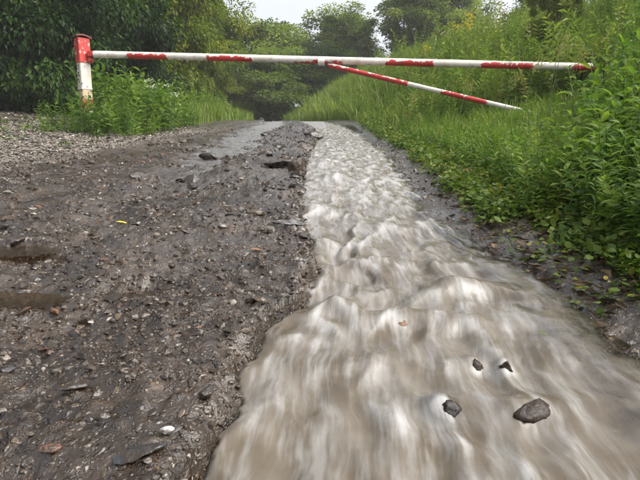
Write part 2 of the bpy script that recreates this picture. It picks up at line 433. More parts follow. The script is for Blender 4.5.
# ------------------------------------------------------------------ the stream
NU = 150
vy = [0.30]
while vy[-1] < 15.7: vy.append(vy[-1] * 1.0062)
vy = np.array([-3, -2, -1, -.5, -.2, 0, .08, .16, .2, .24, .27] + vy)
uu = np.linspace(-0.10, 1.10, NU)
U, VY = np.meshgrid(uu, vy)
WL, WR = np.interp(VY, LY, LX), np.interp(VY, RY, RX)
WX = WL + (WR - WL) * U
lat = WX - 0.5 * (WL + WR)
# rocks under or standing in the current: x, y, bump height, radius, trailing foam
STREAM_ROCKS = [(.268, .655, .016, .034, 0.8), (.164, .665, .014, .030, 0.9), (.245, .800, .012, .020, 0.9), (.284, .785, .008, .016, 0.8)]
HUMPS = [(.330, 1.13, .030, .10, .055), (.155, .985, .018, .07, .05), (.02, 1.02, .022, .05, .06), (.30, .955, .016, .08, .04), (.06, .80, .016, .06, .05),
         (.02, 1.55, .02, .07, .08), (.16, 1.35, .022, .09, .06), (.22, 1.75, .022, .10, .08), (.0, 2.1, .026, .07, .12), (.10, 3.0, .04, .10, .2), (.02, 3.8, .035, .09, .25)]
sc_ = 1.0 + 0.35 * np.clip(VY - 0.8, 0, 8)
q = 0.06 * fbm(WX * 5, VY * 4, 80, 2)
yy = np.where(VY < 1.5, VY * 7.0, 10.5 + (VY - 1.5) * 3.4)
n_a = fbm((WX + q) * 9.0, yy, 81, 2)
n_b = 1 - np.abs(noise((WX + q) * 13.0 + 3.1, (yy + 7 * q) * .86, 83)) * 2.0
n_c = fbm(WX * 34.0, np.where(VY < 1.5, VY * 16.0, 24 + (VY - 1.5) * 7), 85, 2)
amp = 0.80 + 0.35 * sm(0.75, 1.2, VY) - .60 * sm(1.3, 2.2, VY)
n_r = noise((lat + 0.5 * q) * 24.0, VY * 2.6, 87)
H = amp * (0.016 * n_a + 0.009 * n_b) + 0.0040 * n_c * (0.6 + .4 * sm(.9, 1.5, VY) - .75 * sm(1.5, 2.6, VY)) + 0.0045 * n_r
HB = np.zeros_like(H); FO = np.zeros_like(H)
for (hx, hy, hh, rx, ry) in HUMPS:
    dx, dy = (WX - hx) / rx, (VY - hy) / ry
    dy = dy + 0.25 * dx * dx
    g = np.exp(-(dx * dx + np.where(dy < 0, dy * dy * 2.6, dy * dy)))
    HB += (1.3 if hy < 1.3 else .65) * hh * g
    FO += (0.26 if hy < 1.3 else .12) * np.exp(-(dx * dx * 1.2 + (np.abs(dy + 0.5)) ** 2 * 2.2))
for (hx, hy, hh, rr, ft) in STREAM_ROCKS:
    dx, dy = (WX - hx) / rr, (VY - hy) / rr
    g = np.exp(-(dx * dx + (dy - 0.35) ** 2))
    HB += hh * g
    tail = np.exp(-(dx * dx / (1 + 0.25 * np.clip(-dy, 0, 6)))) * sm(0.8, -0.4, dy) * np.exp(np.clip(dy, -9, 0) * 0.42)
    FO += ft * (0.42 * tail + 0.06 * np.exp(-((np.sqrt(dx * dx + dy * dy) - 0.9) / 0.45) ** 2)) * (0.55 + 0.9 * n_c)
    HB -= 0.006 * np.exp(-(dx * dx + (dy + 1.3) ** 2))
edge_l = sm(0.0, 0.06, U)
edge = sm(-0.08, 0.06, U) * (1 - sm(0.84, 1.04, U))
shelf = sm(0.55, 1.0, U) * (1 - sm(1.2, 1.7, VY))
near_drop = -0.014 * sm(0.85, 0.45, VY) * sm(0.75, 0.2, U)
WZ = base(VY) - 0.040 + 0.014 * sm(6.5, 10, VY) + (H + HB) * (0.30 + 0.70 * edge) * (1 - 0.75 * shelf) + 0.010 * shelf + near_drop
slope_y = np.gradient(WZ - base(VY), axis=0) / np.gradient(VY, axis=0)
FO = FO + 0.45 * sm(0.25, 0.95, n_b) * sm(-0.2, 0.5, n_a + 0.3 * n_c) + 0.22 * sm(0.05, 0.4, slope_y)
FO = FO * (1 - 0.8 * shelf) + 0.50 * sm(1.0, 2.6, VY) * (0.75 + 0.4 * n_c) + .05
dep = np.clip(sm(0.004, 0.040, WZ - ground_z(WX, VY)) , 0, 1)
dep = dep * (1 - .75 * np.exp(-(((WX - .166) / .026) ** 2 + ((VY - .662) / .03) ** 2)))     # the drowned rock shows through
nv, nu = WX.shape
wi = np.arange(nv * nu).reshape(nv, nu)
Fw = np.stack([wi[:-1, :-1], wi[:-1, 1:], wi[1:, 1:], wi[1:, :-1]], -1).reshape(-1, 4)
flow = np.stack([lat.ravel(), VY.ravel(), np.zeros(nv * nu)], 1)
me = mesh_np('stream', np.stack([WX.ravel(), VY.ravel(), WZ.ravel()], 1), Fw, M_WATER,
             {'flow': ('FLOAT_VECTOR', flow), 'foam': ('FLOAT', np.clip(FO, 0, 1.2).ravel()), 'depth': ('FLOAT', dep.ravel())}, True)
tag(link('stream', me), 'fast silty brown stream with pale foam rushing down the track', kind='structure')

def water_patch(name, x0, x1, y0, y1, level, mat, lab, nxp=60, nyp=60, rel=True, ripple=0.0):
    px, py = np.meshgrid(np.linspace(x0, x1, nxp), np.linspace(y0, y1, nyp))
    pz = level + (base(py) if rel else 0 * py)
    pz = pz + ripple * fbm(px * 12, py * 8, 90, 3)
    tx = np.abs((px - 0.5 * (x0 + x1)) / (0.5 * (x1 - x0))); ty = np.abs((py - 0.5 * (y0 + y1)) / (0.5 * (y1 - y0)))
    pz = pz - 0.05 * sm(0.75, 1.0, np.maximum(tx, ty))          # the rim dips under the mud
    ii = np.arange(nxp * nyp).reshape(nyp, nxp)
    F = np.stack([ii[:-1, :-1], ii[:-1, 1:], ii[1:, 1:], ii[1:, :-1]], -1).reshape(-1, 4)
    o = link(name, mesh_np(name, np.stack([px.ravel(), py.ravel(), pz.ravel()], 1), F, mat, None, True))
    return tag(o, lab, kind='structure')
for (qx, qy, qrx, qry, ql), lb in zip(PUDDLES, ('brown puddle in the rut nearest the lower left corner', 'brown puddle in the rut below the dark mud mound',
                                               'narrow brown puddle at the left edge beside the mud mound', 'small brown puddle between the rut and the stream')):
    px, py = np.meshgrid(np.linspace(qx - 2 * qrx, qx + 2 * qrx, 70), np.linspace(qy - 2 * qry, qy + 2 * qry, 70))
    tt = puddle_t(px, py, qx, qy, qrx, qry)
    ii = np.arange(4900).reshape(70, 70)
    F = np.stack([ii[:-1, :-1], ii[:-1, 1:], ii[1:, 1:], ii[1:, :-1]], -1).reshape(-1, 4)
    F = F[(tt.ravel()[F] < 1.42).all(1)]
    used, inv = np.unique(F, return_inverse=True)
    V = np.stack([px.ravel(), py.ravel(), np.full(4900, float(base(qy)) + ql)], 1)[used]
    tag(link('puddle', mesh_np('puddle', V, inv.reshape(-1, 4), M_PUDDLE, None, True)), lb, kind='structure')
water_patch('runoff', -1.45, -.30, 2.4, 15.5, -0.019, M_FILM, 'thin sheet of clear runoff shining along the track', 120, 420, True, 0.012)
water_patch('runoff', -1.3, .25, 9.0, 16.0, -0.016, M_FILM, 'shallow water spreading over the top of the track', 80, 90, True, 0.006)

# ------------------------------------------------------------------ stones
def ico(sub, seed, flat=0.7, jag=0.25):
    bm = bmesh.new(); bmesh.ops.create_icosphere(bm, subdivisions=sub, radius=1.0)
    r = random.Random(seed)
    ax = [Vector((r.uniform(-1, 1), r.uniform(-1, 1), r.uniform(-1, 1))).normalized() for _ in range(9)]
    cut = [r.uniform(0.40, 0.80) for _ in ax]
    for v in bm.verts:
        p = v.co.copy()
        for a, c in zip(ax, cut):                      # knock flat facets into the pebble
            d = p.dot(a)
            if d > c: p -= a * (d - c) * 0.9
        p *= 1 + jag * (r.random() - 0.5)
        v.co = Vector((p.x * 1.15, p.y * 0.9, p.z * flat))
    bm.verts.ensure_lookup_table()
    V = np.array([v.co[:] for v in bm.verts]); F = np.array([[v.index for v in f.verts] for f in bm.faces])
    bm.free()
    return V, F
def mat_wet_rock():
    t = NT('streaming_wet_rock')
    pos = t.n('ShaderNodeNewGeometry').outputs['Position']
    n = t.tex(120.0, pos, 5, .65)
    col = t.mix(1.0, t.n('ShaderNodeObjectInfo').outputs['Color'], t.ramp(n, [(.3, .45), (.55, 1.0), (.75, 1.6)]), 'MULTIPLY')
    return t.done(t.bsdf({'Base Color': col, 'Roughness': .5, 'Specular IOR Level': .25, 'Coat Weight': .22, 'Coat Roughness': .15, 'Coat IOR': 1.33, 'Normal': t.bump(n, .7, .004), 'Coat Normal': t.bump(n, .35, .004)}))
M_WETROCK = mat_wet_rock()
STONE_P = [ico(2, 100 + i, [0.75, 0.55, 0.65, 0.45, 0.8, 0.6, 0.5, 0.7][i], 0.16) for i in range(8)]
STONE_ME = [mesh_np('stone', v, f, M_STONE, None, False) for i, (v, f) in enumerate(STONE_P)]
PAL = [(.075, .060, .048), (.060, .052, .048), (.10, .078, .058), (.13, .098, .068), (.060, .062, .068), (.055, .048, .042), (.16, .118, .078), (.17, .15, .13), (.15, .08, .045), (.36, .34, .31), (.09, .072, .056), (.11, .09, .072)]
def sample_track(n, y0, y1, pw=1.0, lim=None):
    """points on the mud left of the stream, denser close by"""
    y = y0 * (y1 / y0) ** (RNG.random(n) ** pw)
    xl = np.maximum(-0.66 * y - 0.25, -3.2)
    xr = left_edge(y) - 0.004
    x = xl + (xr - xl) * RNG.random(n)
    return x, y
sx, sy = sample_track(265, 0.47, 7.5, 1.15)
ey = .50 * (5.0 / .50) ** RNG.random(34)
sx = np.concatenate([sx[:262], left_edge(ey) - .012 + RNG.normal(0, .010, 34)]); sy = np.concatenate([sy[:262], ey])
for x, y in zip(sx, sy):
    px = RNG.choice([5, 6, 7, 8, 10, 13], p=[.20, .24, .22, .17, .11, .06])
    r = 0.9 * px / 540.0 * math.hypot(y, .36) * 0.85
    r = min(r, 0.055)
    i = int(RNG.integers(8))
    o = link('stone', STONE_ME[i], TRACK, (x, y, gz(x, y) + r * 0.02), (RNG.normal(0, .25), RNG.normal(0, .25), RNG.random() * 6.28), (r * RNG.uniform(.8, 1.3), r * RNG.uniform(.75, 1.1), r * RNG.uniform(.6, 1.0)))
    c = PAL[int(RNG.integers(len(PAL)))]
    k = RNG.uniform(0.5, 0.95)
    o.color = (c[0] * k, c[1] * k, c[2] * k, 1)

def rot_batch(n, tilt):
    a = RNG.random(n) * 6.283; b = RNG.normal(0, tilt, n); c = RNG.normal(0, tilt, n)
    ca, sa, cb, sb, cc, sc = np.cos(a), np.sin(a), np.cos(b), np.sin(b), np.cos(c), np.sin(c)
    Rz = np.zeros((n, 3, 3)); Rz[:, 0, 0] = ca; Rz[:, 0, 1] = -sa; Rz[:, 1, 0] = sa; Rz[:, 1, 1] = ca; Rz[:, 2, 2] = 1
    Rx = np.zeros((n, 3, 3)); Rx[:, 0, 0] = 1; Rx[:, 1, 1] = cb; Rx[:, 1, 2] = -sb; Rx[:, 2, 1] = sb; Rx[:, 2, 2] = cb
    Ry = np.zeros((n, 3, 3)); Ry[:, 1, 1] = 1; Ry[:, 0, 0] = cc; Ry[:, 0, 2] = sc; Ry[:, 2, 0] = -sc; Ry[:, 2, 2] = cc
    return Rz @ Rx @ Ry
def merge_copies(protos, pos, rot, scl, tint):
    """one mesh out of many copies of the prototypes (lists of V, F)"""
    Vs, Fs, Ts, off = [], [], [], 0
    which = RNG.integers(len(protos), size=len(pos))
    for k, (pv, pf) in enumerate(protos):
        s = np.where(which == k)[0]
        if not len(s): continue
        V = np.einsum('nij,nvj->nvi', rot[s], pv[None] * scl[s][:, None, :]) + pos[s][:, None, :]
        n, m = len(s), len(pv)
        Fs.append((pf[None] + (np.arange(n) * m)[:, None, None] + off).reshape(-1, pf.shape[1]))
        Vs.append(V.reshape(-1, 3)); Ts.append(np.repeat(tint[s], m, axis=0)); off += n * m
    return np.concatenate(Vs), np.concatenate(Fs), np.concatenate(Ts)
GRAV_P = [ico(1, 200 + i, 0.65, 0.3) for i in range(8)]
CHIP_P = [ico(1, 220 + i, 0.4, 0.35) for i in range(6)]
def gravel(name, x, y, px, protos, pal, lab, tilt=0.3, maxr=0.02, sink=-0.18):
    n = len(x)
    r = np.minimum(px / 540.0 * np.hypot(y, .36), maxr)
    pos = np.stack([x, y, ground_z(x, y) + r * sink], 1)
    scl = r[:, None] * RNG.uniform(.7, 1.25, (n, 3))
    pal = np.array(pal)
    c = pal[RNG.integers(len(pal), size=n)] * RNG.uniform(.45, 1.0, (n, 1)) * np.array([[1.0, .95, .88]])
    tint = np.concatenate([c, np.ones((n, 1))], 1)
    V, F, T = merge_copies(protos, pos, rot_batch(n, tilt), scl, tint)
    o = link(name, mesh_np(name, V, F, M_GRAVEL, {'tint': ('FLOAT_COLOR', T)}, False))
    return tag(o, lab, kind='stuff')
x, y = sample_track(17500, 0.42, 9.0, 1.05)
keep = fbm(x * 4, y * 3, 95, 3) + .6 * fbm(x * 1.4, y * 1.1, 88, 2) > -0.12
x, y = x[keep], y[keep]
tag(gravel('track_gravel', x, y, RNG.gamma(2.2, 0.80, len(x)) + 0.9, GRAV_P, PAL, 'small wet gravel pressed into the muddy track'), cat='gravel')
n = 14000
y = 2.5 * (9.5 / 2.5) ** RNG.random(n); x = -1.2 - RNG.random(n) * np.maximum(.2, 0.62 * y + 0.6 - 1.2)
keep = (fbm(x * 1.6, y * 1.6, 73, 4) * 0.5 + x < np.interp(y, [2.5, 4, 6, 9], [-1.45, -1.75, -1.85, -2.0])) & (x > -6)
x, y = x[keep], y[keep]
CHIPS = [(.68, .66, .60), (.56, .53, .47), (.80, .78, .72), (.24, .21, .17), (.15, .125, .10), (.34, .31, .26)]
tag(gravel('gravel_chips', x, y, RNG.uniform(0.8, 2.0, len(x)), CHIP_P, CHIPS, 'pale gravel chips spread over the verge by the post', 0.2, 0.03, 0.3), cat='gravel')
n = 900
y = .5 * (6 / .5) ** RNG.random(n); x = right_edge(y) + RNG.uniform(-.08, .22, n)
ey = .45 * (7 / .45) ** RNG.random(1100); ex = left_edge(ey) + RNG.normal(-.004, .014, 1100)
x = np.concatenate([x, ex]); y = np.concatenate([y, ey]); n = len(x)
tag(gravel('bank_gravel', x, y, RNG.gamma(2.0, 0.9, n) + .8, GRAV_P, PAL, 'dark gravel caught along both edges of the stream', maxr=.018), cat='gravel')

def water_z(x, y):
    k = np.argmin(((WX - x) ** 2 + (VY - y) ** 2).ravel())
    return float(WZ.ravel()[k])
# ------------------------------------------------------------------ named rocks and single things on the ground
def rock(name, lab, cat, x, y, r, scl, color, seed, rz=0.0, tilt=(0, 0), up=0.2, z=None, sub=4, mat=None):
    V, F = ico(sub, seed, scl[2], 0.012)
    V = V * r * np.array([scl[0], scl[1], 1.0])
    V = V + (0.16 if mat else 0.12) * r * np.stack([fbm(V[:, 1] / r * 2, V[:, 2] / r * 2, seed % 50), fbm(V[:, 0] / r * 2, V[:, 2] / r * 2, seed % 50 + 3), fbm(V[:, 0] / r * 2, V[:, 1] / r * 2, seed % 50 + 6)], 1)
    V = V * (1 + (.12 if mat else .06) * fbm(V[:, 0] / r * 5 + V[:, 2] / r * 3, V[:, 1] / r * 5, seed % 40 + 9, 3)[:, None])
    me = mesh_np(name, V, F, mat or M_STONE, None, True)
    zz = gz(x, y) if z is None else z
    o = link(name, me, None, (x, y, zz + up * r), (tilt[0], tilt[1], rz))
    o.color = (*color, 1)
    return tag(o, lab, cat)
rock('rock', 'big reddish brown rock leaning on the left bank of the stream', 'rock', -.125, 3.0, .060, (.75, .9, 1.1), (.095, .062, .045), 301, .4, (.3, .2), .55)
rock('rock', 'flat dark rock lying beside the big reddish brown rock', 'rock', -.24, 3.35, .075, (1.3, .8, .5), (.05, .042, .038), 302, .2, (.1, 0), .35)
rock('rock', 'brown wet rock breaking the surface of the stream among the white foam', 'rock', .272, .655, .028, (1.2, .9, .85), (.022, .013, .008), 303, .5, (.2, -.3), 0, z=water_z(.272, .655) - 0.0165, mat=M_WETROCK)
rock('rock', 'dark rock half drowned in the middle of the near stream', 'rock', .166, .662, .024, (.9, .9, 1.0), (.014, .011, .009), 304, .2, (0, .2), 0, z=water_z(.166, .662) - 0.0205, mat=M_WETROCK)
rock('rock', 'pale rock tip with foam in the stream, left of a pair', 'rock', .246, .797, .017, (.8, .9, 1.1), (.05, .04, .03), 305, .1, (0, 0), 0, z=water_z(.246, .797) - .0085, mat=M_WETROCK)
rock('rock', 'brown rock tip in the stream, right of a pair', 'rock', .285, .782, .014, (.9, .9, 1.0), (.03, .02, .013), 306, .7, (0, 0), 0, z=water_z(.285, .782) - .0065, mat=M_WETROCK)
rock('rock', 'orange brown stone washed over by the stream', 'rock', .155, .955, .030, (1.2, .9, .5), (.15, .085, .05), 320, .2, (0, 0), 0, z=water_z(.155, .955) - .0140, mat=M_WETROCK)
rock('rock', 'pointed black rock at the right waterline of the stream', 'rock', .396, .945, .020, (.9, .9, 1.1), (.022, .020, .022), 307, .3, (.2, .4), .4)
rock('rock', 'small black rock on the mud right of the pointed one', 'rock', .455, .90, .014, (1.1, .9, .8), (.03, .028, .03), 308, 1.3, (0, .2), .4)
rock('rock', 'light grey water-worn rock at the bottom lip of the left bank', 'rock', -.140, .490, .017, (.75, 1.5, .9), (.24, .22, .19), 309, -.15, (.25, 0), .1, z=base(.49) - .028)
rock('rock', 'blue grey slate slab lying on the near mud', 'rock', -.338, .690, .0145, (1.3, .8, .45), (.060, .070, .088), 310, .5, (.1, .1), .3)
rock('rock', 'dark slate slab by the water at the bottom', 'rock', -.192, .525, .018, (1.4, .8, .4), (.034, .037, .044), 311, .35, (.1, -.2), .3)
rock('brick_fragment', 'orange red brick fragment in the mud at lower left', 'brick', -.297, .545, .0085, (1.2, .9, .7), (.20, .075, .04), 312, .5, (.2, .1), .5)
rock('rock', 'small white stone in the mud at the bottom', 'rock', -.172, .560, .0065, (1.2, .9, .8), (.55, .53, .5), 313, .5, (.2, .1), .6)
rock('rock', 'grey flat stone on the mud halfway along the left bank', 'rock', -.10, 1.64, .030, (1.6, .7, .35), (.15, .15, .15), 314, .2, (.1, .1), .4)
rock('rock', 'black clod lying alone on the shining wet track', 'rock', -.80, 3.9, .05, (1.2, .9, .8), (.028, .024, .022), 315, .2, (.1, .1), .4)
rock('rock', 'dark boulder at the left lip where the water drops in', 'rock', -.08, 6.3, .085, (1.2, .9, .7), (.035, .030, .027), 316, .2, (.2, .1), .1)

# ------------------------------------------------------------------ leaves
def leaf_proto(kind):
    if kind == 'small':        # folded diamond
        V = np.array([[0, 0, 0], [.42, .5, .10], [1, 0, -.12], [.42, -.5, .10]]); F = np.array([[0, 2, 1], [0, 3, 2]])
    elif kind == 'lance':      # pointed leaf with a folded midrib
        V = np.array([[0, 0, 0], [.28, .42, .07], [.28, 0, 0.02], [.28, -.42, .07], [.65, .36, .02], [.65, 0, -.04], [.65, -.36, .02], [1, 0, -.20]])
        F = np.array([[0, 2, 1], [0, 3, 2], [1, 2, 5], [1, 5, 4], [2, 3, 6], [2, 6, 5], [4, 5, 7], [5, 6, 7]])
    else:                      # round
        V = np.array([[0, 0, 0], [.3, .46, .05], [.75, .42, .02], [1, 0, -.08], [.75, -.42, .02], [.3, -.46, .05]])
        F = np.array([[0, 5, 1], [1, 5, 4], [1, 4, 2], [2, 4, 3]])
    return V.astype(float), F
def norm(a): return a / np.maximum(np.linalg.norm(a, axis=-1, keepdims=True), 1e-9)
def leaf_batch(kind, P, D, N, Ln, Wd):
    pv, pf = leaf_proto(kind)
    D = norm(D); S = norm(np.cross(N, D)); N = np.cross(D, S)
    Ln = np.asarray(Ln)[:, None, None]; Wd = np.asarray(Wd)[:, None, None]
    V = P[:, None, :] + D[:, None, :] * (pv[None, :, 0:1] * Ln) + S[:, None, :] * (pv[None, :, 1:2] * Wd) + N[:, None, :] * (pv[None, :, 2:3] * Ln)
    n, m = len(P), len(pv)
    F = (pf[None] + (np.arange(n) * m)[:, None, None]).reshape(-1, 3)
    return V.reshape(-1, 3), F, m
def tube(pts, rad, sides=5):
    pts = np.asarray(pts, float); rad = np.asarray(rad, float); n = len(pts)
    T = norm(np.gradient(pts, axis=0))
    ref = np.where(np.abs(T[:, 2:3]) > 0.9, np.array([[1., 0, 0]]), np.array([[0, 0, 1.]]))
    A = norm(np.cross(T, ref)); B = np.cross(T, A)
    an = np.arange(sides) * 2 * np.pi / sides
    V = pts[:, None] + rad[:, None, None] * (np.cos(an)[None, :, None] * A[:, None] + np.sin(an)[None, :, None] * B[:, None])
    F = []
    for i in range(n - 1):
        for j in range(sides):
            a, b = i * sides + j, i * sides + (j + 1) % sides
            F += [[a, b, b + sides], [a, b + sides, a + sides]]
    return V.reshape(-1, 3), np.array(F)
def joinVF(lst):
    Vs, Fs, off = [], [], 0
    for V, F in lst:
        Vs.append(V); Fs.append(F + off); off += len(V)
    return np.concatenate(Vs), np.concatenate(Fs)

# ------------------------------------------------------------------ trees
def make_tree(seed, nclump, nleaf, leaf_len, rx, rz, zc, clump_r, box, mats, trunk_r, droop=0.5, zmin=0.0):
    g = np.random.default_rng(seed)
    # clump centres through the crown volume, most of them near its skin
    C = []
    while len(C) < nclump:
        p = g.uniform(-1, 1, 3)
        rr = (abs(p[0]) ** box + abs(p[1]) ** box + abs(p[2]) ** box) ** (1 / box)
        if rr > 1 or (rr < 0.55 and g.random() < 0.75): continue
        w = 1 + 0.22 * math.sin(3 * math.atan2(p[1], p[0]) + seed) + 0.12 * math.sin(5 * p[2] + seed)
        c = np.array([p[0] * rx * w, p[1] * rx * w, zc + p[2] * rz])
        if c[2] > zmin: C.append(c)
    C = np.array(C)
    cr = clump_r * g.uniform(0.6, 1.35, nclump)
    ct = g.normal(0.42, 0.20, nclump)
    k = g.integers(nclump, size=nleaf)
    d = norm(g.normal(size=(nleaf, 3)))
    rad = cr[k] * g.random(nleaf) ** 0.45
    P = C[k] + d * rad[:, None] * np.array([1.15, 1.15, 0.75])
    P[:, 2] = np.maximum(P[:, 2], 0.03 + 0.1 * g.random(nleaf))
    out = norm(P - np.array([0, 0, zc - 0.3 * rz]))
    D = norm(0.7 * d + 0.5 * out + g.normal(0, .45, (nleaf, 3)) + np.array([0, 0, -droop]))
    N = norm(np.array([0, 0, 1.0]) + 0.5 * out + g.normal(0, .5, (nleaf, 3)))
    L = leaf_len * g.uniform(.65, 1.3, nleaf)
    V, F, m = leaf_batch('small', P, D, N, L, L * 0.55)
    tint = np.clip(ct[k] + g.normal(0, .13, nleaf), 0, 1)
    crown = mesh_np('crown', V, F, mats[0], {'tint': ('FLOAT', np.repeat(tint, m))}, False)
    parts = []
    top = zc + 0.55 * rz
    tp = np.array([[0, 0, -0.1], [0.02 * rx, 0, .25 * top], [-0.05 * rx, .04 * rx, .55 * top], [0.04 * rx, 0, top]])
    parts.append(tube(tp, [trunk_r * 1.25, trunk_r, trunk_r * .7, trunk_r * .25], 8))
    for c in C[np.argsort(g.random(nclump))[:26]]:
        s = np.clip(c[2] / top * 0.6, 0.12, 0.8)
        st = np.array([np.interp(s, [0, .25, .55, 1], tp[:, j]) for j in range(3)])
        mid = st + (c - st) * 0.5 + np.array([0, 0, 0.12 * np.linalg.norm(c - st)])
        parts.append(tube([st, mid, c], [trunk_r * .38, trunk_r * .24, trunk_r * .07], 5))
        for _ in range(3):
            e = c + norm(g.normal(size=3)) * clump_r * 0.9
            parts.append(tube([mid + (c - mid) * .6, (c + e) / 2, e], [trunk_r * .12, trunk_r * .08, trunk_r * .03], 4))
    V, F = joinVF(parts)
    trunk = mesh_np('trunk', V, F, mats[1], None, True)
    return trunk, crown

HEDGE = [make_tree(401, 140, 56000, .074, 1.35, 1.75, 1.7, .36, 3.0, (M_HEDGE, M_BARK), .09, .6),
         make_tree(402, 130, 56000, .072, 1.35, 1.75, 1.7, .38, 3.0, (M_HEDGE, M_BARK), .10, .6)]
AIRY = [make_tree(411, 95, 30000, .15, 1.9, 2.4, 3.3, .50, 2.2, (M_TREE, M_BARK), .13, .5),
        make_tree(412, 105, 32000, .14, 2.0, 2.5, 3.2, .48, 2.2, (M_TREE, M_BARK), .14, .5)]
SUNLIT_YEL = [make_tree(421, 110, 36000, .085, 1.4, 2.0, 2.1, .34, 2.6, (M_SUNLIT_YELLOW, M_BARK), .09, .7)]  # yellowish crown whose sunlit look is put into the leaf colour
def tree(name, lab, cat, proto, x, y, sx, sz, rz, group=None, sink=0.05):
    o = empty(name, (x, y, gz(x, y) - sink), rz, (sx, sx, sz))
    link('trunk', proto[0], o); link('crown', proto[1], o)
    return tag(o, lab, cat, group)
HG = 'trees of the dark hedge on the left'
tree('hedge_tree', 'dark leafy hedge tree at the far left edge', 'tree', HEDGE[0], -6.9, 9.0, 1.05, 1.2, .3, HG)
tree('hedge_tree', 'dark leafy hedge tree directly behind the striped post', 'tree', HEDGE[1], -4.9, 9.3, 1.0, 1.25, 1.4, HG)
tree('hedge_tree', 'dark leafy hedge tree just right of the striped post', 'tree', HEDGE[0], -4.25, 11.4, 1.0, 1.3, 2.6, HG)
tree('hedge_tree', 'hedge tree with sunlight painted into its light green leaves behind the second red band of the boom', 'tree', SUNLIT_YEL[0], -4.15, 13.4, 1.05, 1.35, 4.1, HG)
tree('hedge_tree', 'yellowish tree with sunlight painted into its leaves at the right end of the left hedge', 'tree', SUNLIT_YEL[0], -4.15, 16.2, 1.15, 1.35, .8, HG)
tree('hedge_tree', 'small yellow green tree with painted sunlight where the left hedge meets the track', 'tree', SUNLIT_YEL[0], -4.3, 18.9, 1.1, 1.15, 3.3, HG)
tree('hedge_tree', 'tall dark tree rising behind the hedge at upper left', 'tree', HEDGE[0], -7.0, 12.6, 1.5, 1.7, 5.0, HG)
tree('hedge_tree', 'tall dark tree filling the hedge top above the white band of the boom', 'tree', HEDGE[1], -6.9, 16.5, 1.5, 1.7, 2.2, HG)
BGR = 'trees at the end of the track'
tree('tree', 'round leafy tree at the end of the track, left of the sky gap', 'tree', AIRY[0], -2.6, 27.0, 1.2, .90, .5, BGR)
tree('tree', 'leafy tree at the end of the track behind the middle of the boom', 'tree', AIRY[1], .9, 29.0, 1.05, .74, 1.9, BGR)
tree('tree', 'dark low tree shading the end of the track', 'tree', AIRY[1], -2.2, 24.0, .95, .62, 3.0, BGR)
tree('bush', 'low bush closing the left side of the track end', 'bush', SUNLIT_YEL[0], -3.7, 23.5, .9, .5, 2.4, BGR)
tree('tree', 'tall leafy tree behind the grassy bank, right of the sky gap', 'tree', AIRY[0], 4.8, 27.0, 1.0, .88, 3.7, BGR)
tree('tree', 'bushy tree on the bank crest above the brace', 'tree', AIRY[1], 7.0, 30.0, 1.0, .95, 5.2, BGR)
tree('tree', 'far tree at the left of the track end beside the hedge trees painted sunlit yellow', 'tree', AIRY[1], -6.2, 26.0, 1.15, 1.05, 2.9, BGR)
tree('tree', 'dark bush at the foot of the trees where the track ends', 'bush', HEDGE[0], .2, 25.0, .95, .62, 1.1, BGR)
tree('sapling', 'leafy sapling rising from the weeds above the right end of the boom', 'sapling', SUNLIT_YEL[0], 4.0, 9.6, .28, .42, 2.0)
SHG = 'shrubs along the crest of the bank'
for i, (px, py, sx, sz, lab) in enumerate([(9.8, 25, .8, .62, 'shrub on the bank crest left of the gap in the crest'), (12.0, 24, .8, .60, 'shrub on the bank crest above the red band of the boom'),
                                           (10.6, 18.5, .55, .45, 'shrub on the bank crest below the top right sky'), (12.5, 19, .75, .6, 'shrub on the bank crest near the upper right corner'), (15.5, 22, .9, .7, 'shrub at the upper right corner')]):
    tree('shrub', lab, 'shrub', AIRY[i % 2], px, py, sx, sz, i * 1.3, SHG)

# ------------------------------------------------------------------ herbs and grass
def make_herb(seed, h, nodes, leaf_len, kind='lance', lean=0.12, ratio=0.36, tip_small=True):
    """upright stem with pairs of pointed leaves; returns stem VF, leaf frames"""
    g = np.random.default_rng(seed)
    a = g.random() * 6.28
    s = np.linspace(0, 1, 6)
    pts = np.stack([np.cos(a) * lean * h * s ** 2, np.sin(a) * lean * h * s ** 2, h * s], 1)
    st = tube(pts, h * 0.0085 * (1.1 - 0.8 * s) + 0.0008, 4)
    P, D, L = [], [], []
    for i in range(nodes):
        q = 0.12 + 0.88 * i / max(1, nodes - 1)
        b = np.array([np.interp(q, s, pts[:, j]) for j in range(3)])
        az = i * 1.57 + g.normal(0, .25)
        for e in (0, math.pi):
            el = g.normal(.25 + .35 * q, .2)
            P.append(b); D.append([math.cos(az + e) * math.cos(el), math.sin(az + e) * math.cos(el), math.sin(el)])
            L.append(leaf_len * (0.55 + 0.9 * math.sin(math.pi * min(1, .15 + .78 * q))) * g.uniform(.75, 1.2))
    P, D, L = np.array(P), np.array(D), np.array(L)
    N = np.array([[0, 0, 1.0]]) + g.normal(0, .25, (len(P), 3)) - 0.2 * D
    LV, LF, m = leaf_batch(kind, P, D, N, L, L * ratio)
    return st, (LV, LF), (P, D, N, L)
def make_cover(seed, n, leaf_len, h):
    g = np.random.default_rng(seed)
    P = np.stack([g.normal(0, .022, n), g.normal(0, .022, n), np.abs(g.normal(h * .5, h * .4, n))], 1)
    az = g.random(n) * 6.28; el = g.normal(.35, .35, n)
    D = np.stack([np.cos(az) * np.cos(el), np.sin(az) * np.cos(el), np.sin(el)], 1)
    L = leaf_len * g.uniform(.6, 1.3, n)
    V, F, m = leaf_batch('round', P, D, np.array([[0, 0, 1.0]]) + g.normal(0, .4, (n, 3)), L, L * .75)
    return V, F
HERB = [make_herb(500 + i, 1.0, [9, 11, 8, 12, 10, 9][i], [.15, .13, .17, .12, .16, .19][i], 'lance', [.1, .2, .05, .25, .15, .12][i], [.36, .3, .4, .26, .34, .42][i]) for i in range(6)]
HERB_P = [joinVF([h[0], h[1]]) for h in HERB]
